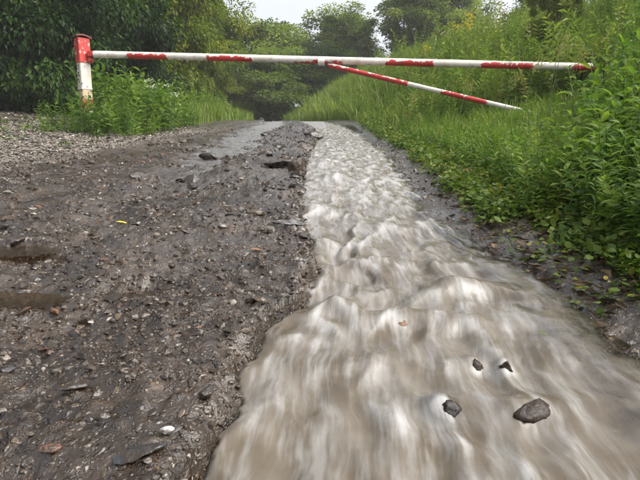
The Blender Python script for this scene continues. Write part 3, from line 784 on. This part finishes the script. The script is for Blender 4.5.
def far_form(k, lean, ratio, n, ll, droop):
    st, lf, fr = make_herb(540 + k, 1.0, n, ll, 'small', lean, ratio)
    return joinVF([tube([[0, 0, 0], [lean * .3, 0, .5], [lean, 0, .98]], [.008, .006, .003], 3), lf])
HERB_FAR = [far_form(k, [.1, .3, .2, .45, .15, .05][k], [.5, .4, .3, .2, .6, .35][k], [14, 15, 12, 18, 13, 18][k], [.10, .09, .13, .13, .10, .07][k], 0) for k in range(6)]
COVER_P = [make_cover(520 + i, 12, .019, .035) for i in range(5)]

def rz_batch(n, tilt=0.12): return rot_batch(n, tilt)
def scatter(name, protos, x, y, s, mat, lab, cat, tint_mu=.45, tint_sd=.16, tilt=.12, sz=None, zoff=0.0):
    n = len(x)
    pos = np.stack([x, y, ground_z(x, y) - zoff], 1)
    scl = np.stack([s, s, s if sz is None else sz], 1)
    tint = np.clip(RNG.normal(tint_mu, tint_sd, (n, 1)), 0, 1)
    V, F, T = merge_copies(protos, pos, rot_batch(n, tilt), scl, tint)
    T = np.clip(T[:, 0] + RNG.normal(0, .03, len(T)), 0, 1)
    o = link(name, mesh_np(name, V, F, mat, {'tint': ('FLOAT', T)}, False))
    return tag(o, lab, cat, None, 'stuff')

def bank_pts(n, d0, d1, y0, y1, pw=1.0):
    y = y0 * (y1 / y0) ** RNG.random(n)
    r = right_edge(y)
    lim = np.minimum(d1, 0.72 * y + 0.35 - r)
    x = r + d0 + (np.maximum(lim, d0 + .01) - d0) * RNG.random(n) ** pw
    ok = lim > d0
    return x[ok], y[ok]
# low yellow green cover on the lip of the bank
x, y = bank_pts(7600, .07, 1.1, .95, 9.0, 1.3)
e = x - right_edge(y) - .10 * (y < 1.7) * 1.0 + .10 * fbm(x * 5, y * 5, 98, 3)
k = e > .10
x, y = x[k], y[k]
scatter('ground_cover', COVER_P, x, y, RNG.uniform(.5, 1.15, len(x)) * (1 + .10 * np.clip(y - 1.5, 0, 6)), M_COVER, 'low yellow green ground cover along the lip of the bank', 'ground cover', .5, .2, .3)
# taller herbs
x, y = bank_pts(4300, .22, 7.0, 1.15, 15, .95)
d = x - right_edge(y) + .12 * fbm(x * 3, y * 3, 99, 3)
k = d > .26
x, y, d = x[k], y[k], d[k]
tall = sm(.46, .60, x / y)
hgt = np.clip(.06 + .34 * d, .08, .17 + .48 * tall + .35 * sm(5.6, 8.5, y)) * RNG.uniform(.65, 1.25, len(x))
nr = y < 4.2
scatter('bank_herbs', HERB_P, x[nr], y[nr], np.clip(hgt * 1.05, .10, .48)[nr], M_HERB, 'mass of leafy green herbs covering the near right bank', 'weeds', .45, .22, .2, hgt[nr])
scatter('bank_weeds', HERB_FAR, x[~nr], y[~nr], np.clip(hgt * 1.1, .10, .6)[~nr], M_HERB, 'mass of mixed green weeds higher up the right bank', 'weeds', .5, .22, .2, hgt[~nr])
x, y = bank_pts(2600, .5, 9.0, 6.5, 21, .8)
k = fbm(x * .7, y * .7, 96, 3) > -.12
x, y = x[k], y[k]
hgt = RNG.uniform(.35, .95, len(x)) * np.clip(.35 + .4 * (x - right_edge(y)), .3, 1) * (1 + .6 * fbm(x * .9, y * .9, 94, 2))
scatter('wild_weeds', HERB_FAR, x, y, hgt * 1.0, M_GRASS, 'tall pale yellow green weeds growing wild on the upper bank', 'weeds', .55, .22, .22, hgt)
def grass(name, x, y, h, wpx, lab, mat=None, tmu=.5, tsd=.2, bend=.35):
    n = len(x)
    z = ground_z(x, y) - .01
    a = RNG.random(n) * 6.283; ln = np.abs(RNG.normal(bend, .22, n))
    w = np.maximum(wpx / 540 * np.hypot(y, .3), .0015) * RNG.uniform(.7, 1.3, n)
    s = np.array([0, .35, .7, 1.0]); ws = np.array([1, .9, .6])
    fa = a + RNG.normal(0, .6, n) + 1.57
    V = np.zeros((n, 7, 3))
    for i in range(4):
        cxp = x + np.cos(a) * ln * h * s[i] ** 2; cyp = y + np.sin(a) * ln * h * s[i] ** 2
        cz = z + h * (s[i] - .25 * ln * s[i] ** 3)
        if i < 3:
            V[:, 2 * i] = np.stack([cxp + np.cos(fa) * w * ws[i] * .5, cyp + np.sin(fa) * w * ws[i] * .5, cz], 1)
            V[:, 2 * i + 1] = np.stack([cxp - np.cos(fa) * w * ws[i] * .5, cyp - np.sin(fa) * w * ws[i] * .5, cz], 1)
        else: V[:, 6] = np.stack([cxp, cyp, cz], 1)
    pf = np.array([[0, 1, 3], [0, 3, 2], [2, 3, 5], [2, 5, 4], [4, 5, 6]])
    F = (pf[None] + (np.arange(n) * 7)[:, None, None]).reshape(-1, 3)
    T = np.repeat(np.clip(RNG.normal(tmu, tsd, n), 0, 1), 7)
    o = link(name, mesh_np(name, V.reshape(-1, 3), F, mat or M_GRASS, {'tint': ('FLOAT', T)}, False))
    return tag(o, lab, 'grass', None, 'stuff')
x, y = bank_pts(30000, .35, 9.0, 2.2, 22, .9)
d = x - right_edge(y)
kk = (fbm(x * .8, y * .8, 101, 3) > -.25); x, y, d = x[kk], y[kk], d[kk]
grass('bank_grass', x, y, np.clip(.10 + .30 * d, .12, .18 + .37 * sm(.46, .6, x / y) + .40 * sm(5.6, 8.5, y)) * RNG.uniform(.6, 1.2, len(x)), 1.1, 'long yellow green grass growing over the right bank', None, .5, .2)
# far bank beside the end of the track
n = 9000
y = RNG.uniform(12, 24, n); x = (0.9 - 0.2 * np.maximum(0, y - 11)) + RNG.random(n) ** 1.2 * 5
grass('far_grass', x, y, RNG.uniform(.3, .7, n), 1.0, 'pale grass on the bank at the far end of the track', None, .55, .18)
# left verge grass
n = 9000
y = RNG.uniform(6.2, 20, n); x = -2.35 - .15 * (y < 9) - RNG.random(n) * 1.5 + .2 * fbm(y * .8, y * 0, 97, 2)
k = (y > 9.0) | ((x > -2.75 - .2 * (y - 6.2)) & (y > 7.2))
grass('verge_grass', x[k], y[k], RNG.uniform(.15, .5, k.sum()), 1.0, 'light green grass along the foot of the left hedge', None, .5, .18)
n = 560
y = RNG.uniform(6.15, 9.6, n); x = -2.62 + RNG.normal(0, .33, n) + .02 * (y - 7.5)
k = x < -2.05; x, y = x[k], y[k]
hh = (1 - .45 * np.exp(-((x + 2.85) / .2) ** 2) * (y < 7.2)) * RNG.uniform(.22, .62, len(x)) * (1 - .30 * sm(7.0, 6.2, y)) * (.95 + .9 * fbm(x * 2.2, y * 1.5, 93, 2))
scatter('verge_herbs', HERB_P, x, y, hh * 1.0, M_HERB, 'mass of green nettle-like herbs around the foot of the post', 'weeds', .42, .18, .14, hh)
n = 260
y = RNG.uniform(9, 18, n); x = -2.75 - RNG.random(n) * .9
hh = RNG.uniform(.3, .75, n)
scatter('hedge_herbs', HERB_P, x, y, hh, M_HERB, 'tall herbs growing along the foot of the left hedge', 'weeds', .5, .2, .14, hh)
# washed-out roots, stalks and torn leaves on the mud of the right bank
n = 900
y = .95 * (2.6 / .95) ** RNG.random(n); x = right_edge(y) + RNG.uniform(.02, .34, n)
L = RNG.uniform(.012, .05, n)
a = RNG.normal(-.7, .8, n)
D = np.stack([np.cos(a), np.sin(a), RNG.normal(.05, .2, n)], 1)
V, F, m = leaf_batch('small', np.stack([x, y, ground_z(x, y) + .004 + RNG.random(n) * .008], 1), D, np.tile([[0, 0, 1.]], (n, 1)) + RNG.normal(0, .4, (n, 3)), L, L * RNG.choice([.07, .10, .5], n, p=[.5, .25, .25]))
tag(link('washed_debris', mesh_np('washed_debris', V, F, M_DEAD, {'tint': ('FLOAT', np.repeat(RNG.random(n), m))})), 'brown washed-up stalks and dead leaves on the right waterline', 'debris', kind='stuff')

n = 500
y = .98 * (2.4 / .98) ** RNG.random(n); x = right_edge(y) + .06 + np.abs(RNG.normal(.10, .09, n))
L = RNG.uniform(.010, .026, n); a = RNG.random(n) * 6.28
V, F, m = leaf_batch('round', np.stack([x, y, ground_z(x, y) + .004 + RNG.random(n) * .010], 1), np.stack([np.cos(a), np.sin(a), RNG.normal(.1, .25, n)], 1), np.tile([[0, 0, 1.]], (n, 1)) + RNG.normal(0, .35, (n, 3)), L, L * .6)
tag(link('torn_leaves', mesh_np('torn_leaves', V, F, M_COVER, {'tint': ('FLOAT', np.repeat(RNG.random(n), m))})), 'torn yellow green leaves lying on the mud of the right bank', 'leaves', kind='stuff')
n = 700
y = RNG.uniform(4.6, 7.6, n); x = -2.0 - RNG.random(n) * 2.6
k = fbm(x * 1.5, y * 1.5, 92, 2) > .12; x, y = x[k], y[k]
scatter('verge_tufts', COVER_P, x, y, RNG.uniform(.9, 2.0, len(x)), M_COVER, 'small green tufts growing in the pale gravel of the verge', 'weeds', .35, .15, .3)

# ------------------------------------------------------------------ single plants that stand out
LEAF_V, LEAF_F = leaf_proto('lance')
LEAF_ME = []
for i, tn in enumerate((.3, .45, .6, .75)):
    v = LEAF_V.copy(); v[:, 1] *= .40; v[:, 2] *= 1 + .3 * i
    LEAF_ME.append(mesh_np('leaf', v, LEAF_F, M_HERB, {'tint': ('FLOAT', np.full(len(v), tn))}, True))
STEM_ME = [mesh_np('stem', h[0][0], h[0][1], M_STEM, None, True) for h in HERB]
def weed(lab, x, y, h, rz, k, wide=1.0, group='single tall weeds at the front of the right bank'):
    o = empty('tall_weed', (x, y, gz(x, y) - .01), rz)
    link('stem', STEM_ME[k], o, scale=(h, h, h))
    P, D, N, L = HERB[k][2]
    for j in range(len(P)):
        d = Vector(D[j]); nn = Vector(N[j]); s = nn.cross(d).normalized(); nn = d.cross(s)
        m = Matrix((d, s, nn)).transposed()
        link('leaf', LEAF_ME[(j * 7 + k) % 4], o, Vector(P[j]) * h, m.to_euler(), float(L[j]) * h * wide)
    return tag(o, lab, 'weed', group)
WL_ = 'leafy upright weed in the thicket at the front of the right bank'
for i, (x, y, h) in enumerate([(.80, 1.32, .20), (.92, 1.50, .26), (.86, 1.72, .22), (1.05, 1.70, .34), (1.15, 1.95, .38), (1.00, 2.05, .30), (1.30, 2.15, .45), (1.25, 2.5, .42), (1.10, 2.6, .32), (1.50, 2.6, .52), (1.40, 3.0, .50), (1.70, 2.9, .58), (1.22, 3.2, .36), (1.75, 3.4, .6)]):
    weed(WL_, x, y, h, i * 2.1, i % 6, .88)
WP_ = 'leafy green weed in the clump around the foot of the striped post'
for i, (x, y, h) in enumerate([(-2.95, 6.55, .34), (-2.70, 6.45, .36), (-2.48, 6.45, .34), (-3.2, 6.6, .28), (-2.55, 6.7, .46), (-2.3, 6.75, .40), (-2.8, 6.75, .40)]):
    weed(WP_, x, y, h, i * 1.7, (i + 2) % 6, 1.15, 'single weeds at the foot of the post')

def stalk(name, lab, cat, x, y, pts, r0, mat, group=None):
    o = empty(name, (x, y, gz(x, y) - .02))
    pts = np.array(pts, float)
    V, F = tube(pts, np.linspace(r0, r0 * .35, len(pts)), 6)
    link('stem', mesh_np('stem', V, F, mat, None, True), o)
    return tag(o, lab, cat, group), pts
def cluster(name, parent, c, n, r, leaf, mat, flat=1.0, seed=0):
    g = np.random.default_rng(seed)
    P = np.array(c) + g.normal(0, 1, (n, 3)) * np.array([r, r, r * flat])
    D = g.normal(0, 1, (n, 3)); N = g.normal(0, .6, (n, 3)) + [0, 0, 1]
    V, F, m = leaf_batch('small', P, D, N, np.full(n, leaf), np.full(n, leaf * .8))
    return tag(link(name, mesh_np(name, V, F, mat, {'tint': ('FLOAT', np.repeat(g.random(n), m))}), parent), kind='stuff')
for i, (x, y, h) in enumerate([(-2.30, 7.4, .62), (-2.12, 7.9, .66), (-2.02, 7.6, .52), (-2.45, 8.2, .72)]):
    o, p = stalk('flowering_weed', 'thin weed with a small white flower head right of the post', 'weed', x, y, [[0, 0, 0], [.02, 0, h * .5], [.05 * (-1) ** i, .02, h]], .006, M_STEM, 'white flowering weeds right of the post')
    cluster('flower_head', o, p[-1], 26, .035, .020, M_FLOWER, .35, i)
    cluster('foliage', o, p[1], 50, .09, .05, M_HERB, .8, i + 40)
for i, (x, y, h) in enumerate([(3.25, 13.8, .9), (3.5, 13.6, .85), (3.9, 15.0, .95), (2.7, 14.5, .6)]):
    o, p = stalk('goldenrod', 'tall yellow flowering weed on the bank behind the boom', 'weed', x, y, [[0, 0, 0], [.02, 0, h * .5], [.05, .02, h]], .008, M_STEM, 'yellow flowering weeds on the bank')
    cluster('flower_head', o, p[-1] - [0, 0, .06], 60, .07, .05, M_GOLD, 1.2, i + 60)
    cluster('foliage', o, p[1], 90, .12, .08, M_HERB, 1.4, i + 70)
for i, (x, y, h) in enumerate([(5.1, 13.5, .8), (5.5, 13.0, .9), (5.9, 13.6, .95), (4.7, 14.4, .8), (3.4, 16.5, .8), (6.6, 13.2, .8)]):
    o, p = stalk('dock_plant', 'rusty brown seeding dock plant near the crest of the bank', 'weed', x, y, [[0, 0, 0], [.02, 0, h * .5], [.06 * (-1) ** i, .02, h]], .008, M_DARKSTEM, 'rusty dock plants on the bank')
    cluster('seed_head', o, p[-1] - [0, 0, .16], 120, .06, .045, M_RUSTY, 2.6, i + 90)
o, p = stalk('dead_stalk', 'dark bare stalk leaning in the weeds below the boom end', 'stalk', 2.07, 4.05, [[.05, 0, 0], [.03, 0, .2], [-.01, .01, .32], [-.02, 0, .42], [-.02, 0, .55]], .011, M_DARKSTEM)
for i in range(3):
    q = p[2 + i % 2] * .9
    V, F = tube([q, q + np.array([.06 * (-1) ** i, 0, .08]), q + np.array([.12 * (-1) ** i, .02, .2])], [.005, .004, .002], 5)
    link('twig', mesh_np('twig', V, F, M_DARKSTEM, None, True), o)
def seedgrass(x, y, h, lab, i):
    o, p = stalk('seeding_grass', lab, 'grass', x, y, [[0, 0, 0], [.01, 0, h * .5], [.05, .01, h * .85], [.10, .01, h]], .003, M_STEM, 'pale seeding grasses in front of the boom')
    c = o
    g = np.random.default_rng(i)
    n = 70; t = g.random(n)
    P = p[2] + (p[3] - p[2]) * t[:, None] * 1.2 + g.normal(0, .018, (n, 3))
    D = np.tile([[.4, 0, 1.]], (n, 1)) + g.normal(0, .4, (n, 3))
    V, F, m = leaf_batch('small', P, D, g.normal(0, 1, (n, 3)), np.full(n, .022), np.full(n, .007))
    tag(link('seed_head', mesh_np('seed_head', V, F, M_GRASS, {'tint': ('FLOAT', np.repeat(.85 + .15 * g.random(n), m))}), o), kind='stuff')
for i, (x, y, h) in enumerate([(1.78, 4.3, .70), (1.85, 4.5, .78), (1.70, 4.6, .62), (1.95, 4.4, .66), (1.45, 4.4, .52), (1.2, 4.8, .5), (2.2, 4.9, .6)]):
    seedgrass(x, y, h, 'pale seeding grass stem in front of the right end of the boom', i)

def fallen_leaf(lab, x, y, L, col, rz, z=None):
    t = NT('fallen_leaf'); t.done(t.bsdf({'Base Color': (*col, 1), 'Roughness': .45}))
    v = LEAF_V * np.array([L, L * .45, L * .6])
    o = link('fallen_leaf', mesh_np('fallen_leaf', v, LEAF_F, t.m, None, True), None, (x, y, (gz(x, y) if z is None else z) + .008), (.1, .1, rz))
    return tag(o, lab, 'leaf')
fallen_leaf('bright yellow fallen leaf on the dark mud mound', -.70, 1.83, .045, (.55, .36, .02), .1)
fallen_leaf('orange dead leaf on the mud near the stream edge', -.18, 1.36, .04, (.20, .085, .035), .4)
fallen_leaf('yellow leaf at the bottom of the weeds by the post', -2.46, 6.02, .10, (.60, .42, .03), 1.2)
fallen_leaf('tiny yellow leaf on the gravel in the near puddle area', -.36, .70, .016, (.45, .32, .06), .8)
fallen_leaf('green torn leaf lying in the shallow water at the right edge', .360, .855, .022, (.05, .065, .02), -.9, base(.855) - .012)

# ------------------------------------------------------------------ the barrier
def mat_paint(name, bands, axis_len, chip, facing, under=()):
    """worn white and red paint: bands are (start, end) in metres along local X"""
    t = NT(name)
    ob = t.n('ShaderNodeTexCoord').outputs['Object']
    sp = t.n('ShaderNodeSeparateXYZ', {0: ob})
    n = t.tex(28.0, ob, 4, 0.65); n2 = t.tex(9.0, ob, 3)
    xw = t.math('ADD', sp.outputs[0], t.math('MULTIPLY', t.math('SUBTRACT', n, .5), .12))
    red = None
    for a, b in bands:
        m = t.math('MULTIPLY', t.math('GREATER_THAN', xw, a), t.math('LESS_THAN', xw, b))
        red = m if red is None else t.math('MAXIMUM', red, m)
    zlim = t.math('ADD', sp.outputs[2], t.math('MULTIPLY', t.math('SUBTRACT', t.tex(16.0, ob, 5, .7), .5), .16))
    worn = t.math('LESS_THAN', zlim, facing)                # the weathered upper side has lost its red coat
    red = t.math('MULTIPLY', red, worn)
    for a, b in under:                                      # red smears along the underside only
        m = t.math('MULTIPLY', t.math('GREATER_THAN', xw, a), t.math('LESS_THAN', xw, b))
        red = t.math('MAXIMUM', red, t.math('MULTIPLY', m, t.math('LESS_THAN', zlim, -.022)))
    white = t.ramp(n2, [(.3, (.50, .46, .39)), (.6, (.66, .63, .57)), (.8, (.70, .68, .63))])
    redc = t.ramp(n2, [(.3, (.34, .018, .018)), (.7, (.50, .032, .028))])
    col = t.mix(red, white, redc)
    rust = t.mapr(t.tex(34.0, ob, 5, .7), chip, chip + .03)
    col = t.mix(rust, col, (.07, .035, .02))
    under_brown = t.mapr(t.math('SUBTRACT', t.tex(14.0, ob, 4), t.math('MULTIPLY', sp.outputs[2], 2.0)), .58, .8, 0, .6)  # patchy brown tone, stronger towards the underside
    col = t.mix(under_brown, col, (.10, .075, .05))
    return t.done(t.bsdf({'Base Color': col, 'Roughness': .5, 'Normal': t.bump(t.math('SUBTRACT', n2, rust), .3, .003)}))

PX, PY = -2.97, 7.06
pz = float(base(PY))
BAR = empty('barrier', (PX, PY, pz))
tag(BAR, 'red and white striped boom barrier on a square post across the track', 'barrier')
def bm_box(bm, sx, sy, z0, z1, top=1.0):
    r = bmesh.ops.create_cube(bm, size=1.0)['verts']
    for v in r:
        k = top if v.co.z > 0 else 1.0
        v.co = Vector((v.co.x * sx * k, v.co.y * sy * k, z0 if v.co.z < 0 else z1))
    return r
def box_obj(name, sx, sy, z0, z1, mat, parent, rz=0.0, loc=(0, 0, 0), bev=.006, top=1.0, tilt=(0, 0)):
    bm = bmesh.new(); bm_box(bm, sx, sy, z0, z1, top)
    bmesh.ops.bevel(bm, geom=bm.edges[:], offset=bev, segments=2, affect='EDGES')
    me = bpy.data.meshes.new(name); bm.to_mesh(me); bm.free(); me.materials.append(mat)
    return link(name, me, parent, loc, (tilt[0], tilt[1], rz))
def mat_solidpaint(name, c0, c1, under, amount, scale=22.0):
    t = NT(name)
    ob = t.n('ShaderNodeTexCoord').outputs['Object']
    n = t.tex(scale, ob, 5, .65); n2 = t.tex(6.0, ob, 3)
    col = t.ramp(n2, [(.3, c0), (.7, c1)])
    ch = t.mapr(n, amount, amount + .03)
    col = t.mix(ch, col, under)
    col = t.mix(t.mapr(t.tex(50.0, ob, 4, .7), .63, .70), col, (.09, .05, .03))
    return t.done(t.bsdf({'Base Color': col, 'Roughness': .5, 'Normal': t.bump(ch, .4, .003)}))
M_RED = mat_solidpaint('red_paint', (.32, .020, .018), (.47, .035, .028), (.55, .45, .38), .60)
M_WHITE = mat_solidpaint('white_paint', (.56, .50, .43), (.68, .64, .57), (.16, .11, .07), .61)
M_CREAM = mat_solidpaint('cream_paint', (.42, .31, .19), (.56, .45, .31), (.14, .10, .06), .58)
M_ROOF = mat_solidpaint('dark_red_plate', (.10, .020, .018), (.18, .04, .03), (.06, .04, .03), .6)
M_BLACK = mat_plain('black_lettering', (.02, .018, .016), (.06, .05, .04), 40, .7, .2)
RZ = R(44)
post = box_obj('post', .125, .125, -.25, .50, M_CREAM, BAR, RZ)
box_obj('lower_red_band', .130, .130, .32, .435, M_RED, post)
box_obj('upper_white_shaft', .127, .127, .555, .885, M_WHITE, BAR, RZ)
box_obj('cream_band', .123, .123, .440, .556, M_CREAM, BAR, RZ)
box_obj('ledge_strip', .139, .134, .548, .562, M_WHITE, BAR, RZ, bev=.003)
hd = box_obj('housing', .142, .142, .868, 1.165, M_RED, BAR, RZ, top=1.03)
# curved roof plate that overhangs the housing
bm = bmesh.new()
N_ = 8; vs = []
for zt in (0, 1):
    for i in range(N_ + 1):
        a = -1 + 2 * i / N_
        for sgn in (-1, 1):
            vs.append(bm.verts.new((a * .094, sgn * .088, 1.166 + .016 * zt + .022 * (1 - a * a) - .010 * a)))
def gi(zt, i, s): return vs[zt * 2 * (N_ + 1) + i * 2 + s]
for i in range(N_):
    bm.faces.new([gi(1, i, 0), gi(1, i + 1, 0), gi(1, i + 1, 1), gi(1, i, 1)])
    bm.faces.new([gi(0, i, 1), gi(0, i + 1, 1), gi(0, i + 1, 0), gi(0, i, 0)])
    bm.faces.new([gi(0, i, 0), gi(0, i + 1, 0), gi(1, i + 1, 0), gi(1, i, 0)])
    bm.faces.new([gi(1, i, 1), gi(1, i + 1, 1), gi(0, i + 1, 1), gi(0, i, 1)])
for i in (0, N_): bm.faces.new([gi(0, i, 0), gi(1, i, 0), gi(1, i, 1), gi(0, i, 1)])
bmesh.ops.recalc_face_normals(bm, faces=bm.faces[:])
me = bpy.data.meshes.new('roof_plate'); bm.to_mesh(me); bm.free(); me.materials.append(M_ROOF)
link('roof_plate', me, hd)
# faded black lettering running down the left face of the shaft
def glyph(strokes, z, w=.05, hgt=.055):
    bm = bmesh.new()
    for (x0, y0, x1, y1) in strokes:
        dx, dy = x1 - x0, y1 - y0; l = math.hypot(dx, dy); nx_, ny_ = -dy / l * .09, dx / l * .09
        q = [(x0 + nx_, y0 + ny_), (x1 + nx_, y1 + ny_), (x1 - nx_, y1 - ny_), (x0 - nx_, y0 - ny_)]
        vv = [bm.verts.new(((a - .5) * w, -.0660, z + b * hgt)) for a, b in q] + [bm.verts.new(((a - .5) * w, -.0630, z + b * hgt)) for a, b in q]
        for f in ((0, 1, 2, 3), (7, 6, 5, 4), (0, 4, 5, 1), (1, 5, 6, 2), (2, 6, 7, 3), (3, 7, 4, 0)): bm.faces.new([vv[i] for i in f])
    bmesh.ops.recalc_face_normals(bm, faces=bm.faces[:])
    me = bpy.data.meshes.new('letter'); bm.to_mesh(me); bm.free(); me.materials.append(M_BLACK)
    return me
gr_ = random.Random(12)
for z in (.815, .775, .735, .690, .650, .605):          # flaking marks, no longer readable
    st = []
    for _ in range(4):
        a, b = gr_.uniform(.0, .8), gr_.uniform(.0, .7)
        st.append((a, b, a + gr_.uniform(-.35, .45), b + gr_.uniform(.1, .5)))
    link('lettering_trace', glyph(st, z, .075, .045), BAR, (0, 0, 0), (0, 0, R(-46)))
# hinge bracket with its bolt
box_obj('hinge_bracket', .07, .10, -.035, .035, M_RED, BAR, 0, (.118, -.02, .975), .008)
box_obj('hinge_knob', .055, .07, -.03, .03, M_RED, BAR, 0, (.105, -.03, .900), .012)
def pole(name, p0, p1, r0, r1, mat, parent, sides=20, segs=40, sag=0.0):
    p0, p1 = Vector(p0), Vector(p1); L = (p1 - p0).length
    s = np.linspace(0, 1, segs)
    pts = np.stack([s * L, 0 * s, -sag * 4 * s * (1 - s)], 1)
    an = np.arange(sides) * 2 * np.pi / sides
    rr = (r0 + (r1 - r0) * s)[:, None] * (1 + .02 * fbm(s * 30, s * 0, 5)[:, None])
    V = np.stack([np.repeat(pts[:, 0:1], sides, 1), rr * np.cos(an), pts[:, 2:3] + rr * np.sin(an)], -1).reshape(-1, 3)
    F = [[i * sides + j, (i + 1) * sides + j, (i + 1) * sides + (j + 1) % sides, i * sides + (j + 1) % sides] for i in range(segs - 1) for j in range(sides)]
    me = mesh_np(name, V, np.array(F), mat, None, True)
    d = (p1 - p0).normalized(); side = Vector((0, 0, 1)).cross(d).normalized(); up = d.cross(side)
    o = link(name, me, parent, p0, Matrix((d, side, up)).transposed().to_euler())
    return o, L
b0 = (-2.80 - PX, 7.0 - PY, 1.462 - pz); b1 = (3.10 - PX, 6.3 - PY, 1.213 - pz)
BL = (Vector(b1) - Vector(b0)).length
bands = [(a * BL, b * BL) for a, b in ((.075, .160), (.243, .337), (.605, .697), (.787, .883), (.955, 1.1))]
M_BOOM = mat_paint('boom_paint', bands, BL, .66, .012, [(.425 * BL, .52 * BL)])
boom, _ = pole('boom', b0, b1, .0425, .042, M_BOOM, BAR)
capme = ico(2, 77, 1.0, 0.0)
link('end_cap', mesh_np('end_cap', capme[0] * .040, capme[1], M_WHITE, None, True), boom, (BL, 0, 0), None, (.3, 1, 1))
s0 = (.10 - PX, 6.66 - PY, 1.322 - .036 - pz); s1 = (2.22 - PX, 5.75 - PY, .675 - pz)
SL = (Vector(s1) - Vector(s0)).length
M_BRACE = mat_paint('brace_paint', [(-.1, .42 * SL), (.585 * SL, .80 * SL)], SL, .66, .022)
pole('brace', s0, s1, .027, .025, M_BRACE, BAR)
pw, _ = pole('collar', (-.02 - PX, 6.66 - PY, 1.326 - pz), (.06 - PX, 6.65 - PY, 1.321 - pz), .047, .047, M_BOOM, BAR, segs=4)

# ------------------------------------------------------------------ damp air over the track
bm = bmesh.new(); bmesh.ops.create_cube(bm, size=1.0)
for v in bm.verts: v.co = Vector((v.co.x * 90, 20 + v.co.y * 0 + (110 if v.co.y > 0 else -26), 12.0 if v.co.z > 0 else -6.0))
me = bpy.data.meshes.new('haze'); bm.to_mesh(me); bm.free()
t = NT('damp_air')
v = t.n('ShaderNodeVolumePrincipled', {'Color': (1, 1, .98, 1), 'Density': 0.0018, 'Anisotropy': 0.0})
t.t.links.new(v.outputs[0], t.out.inputs['Volume'])
me.materials.append(t.m)
tag(link('haze', me), 'thin damp haze hanging over the track and bank', 'haze', kind='stuff')
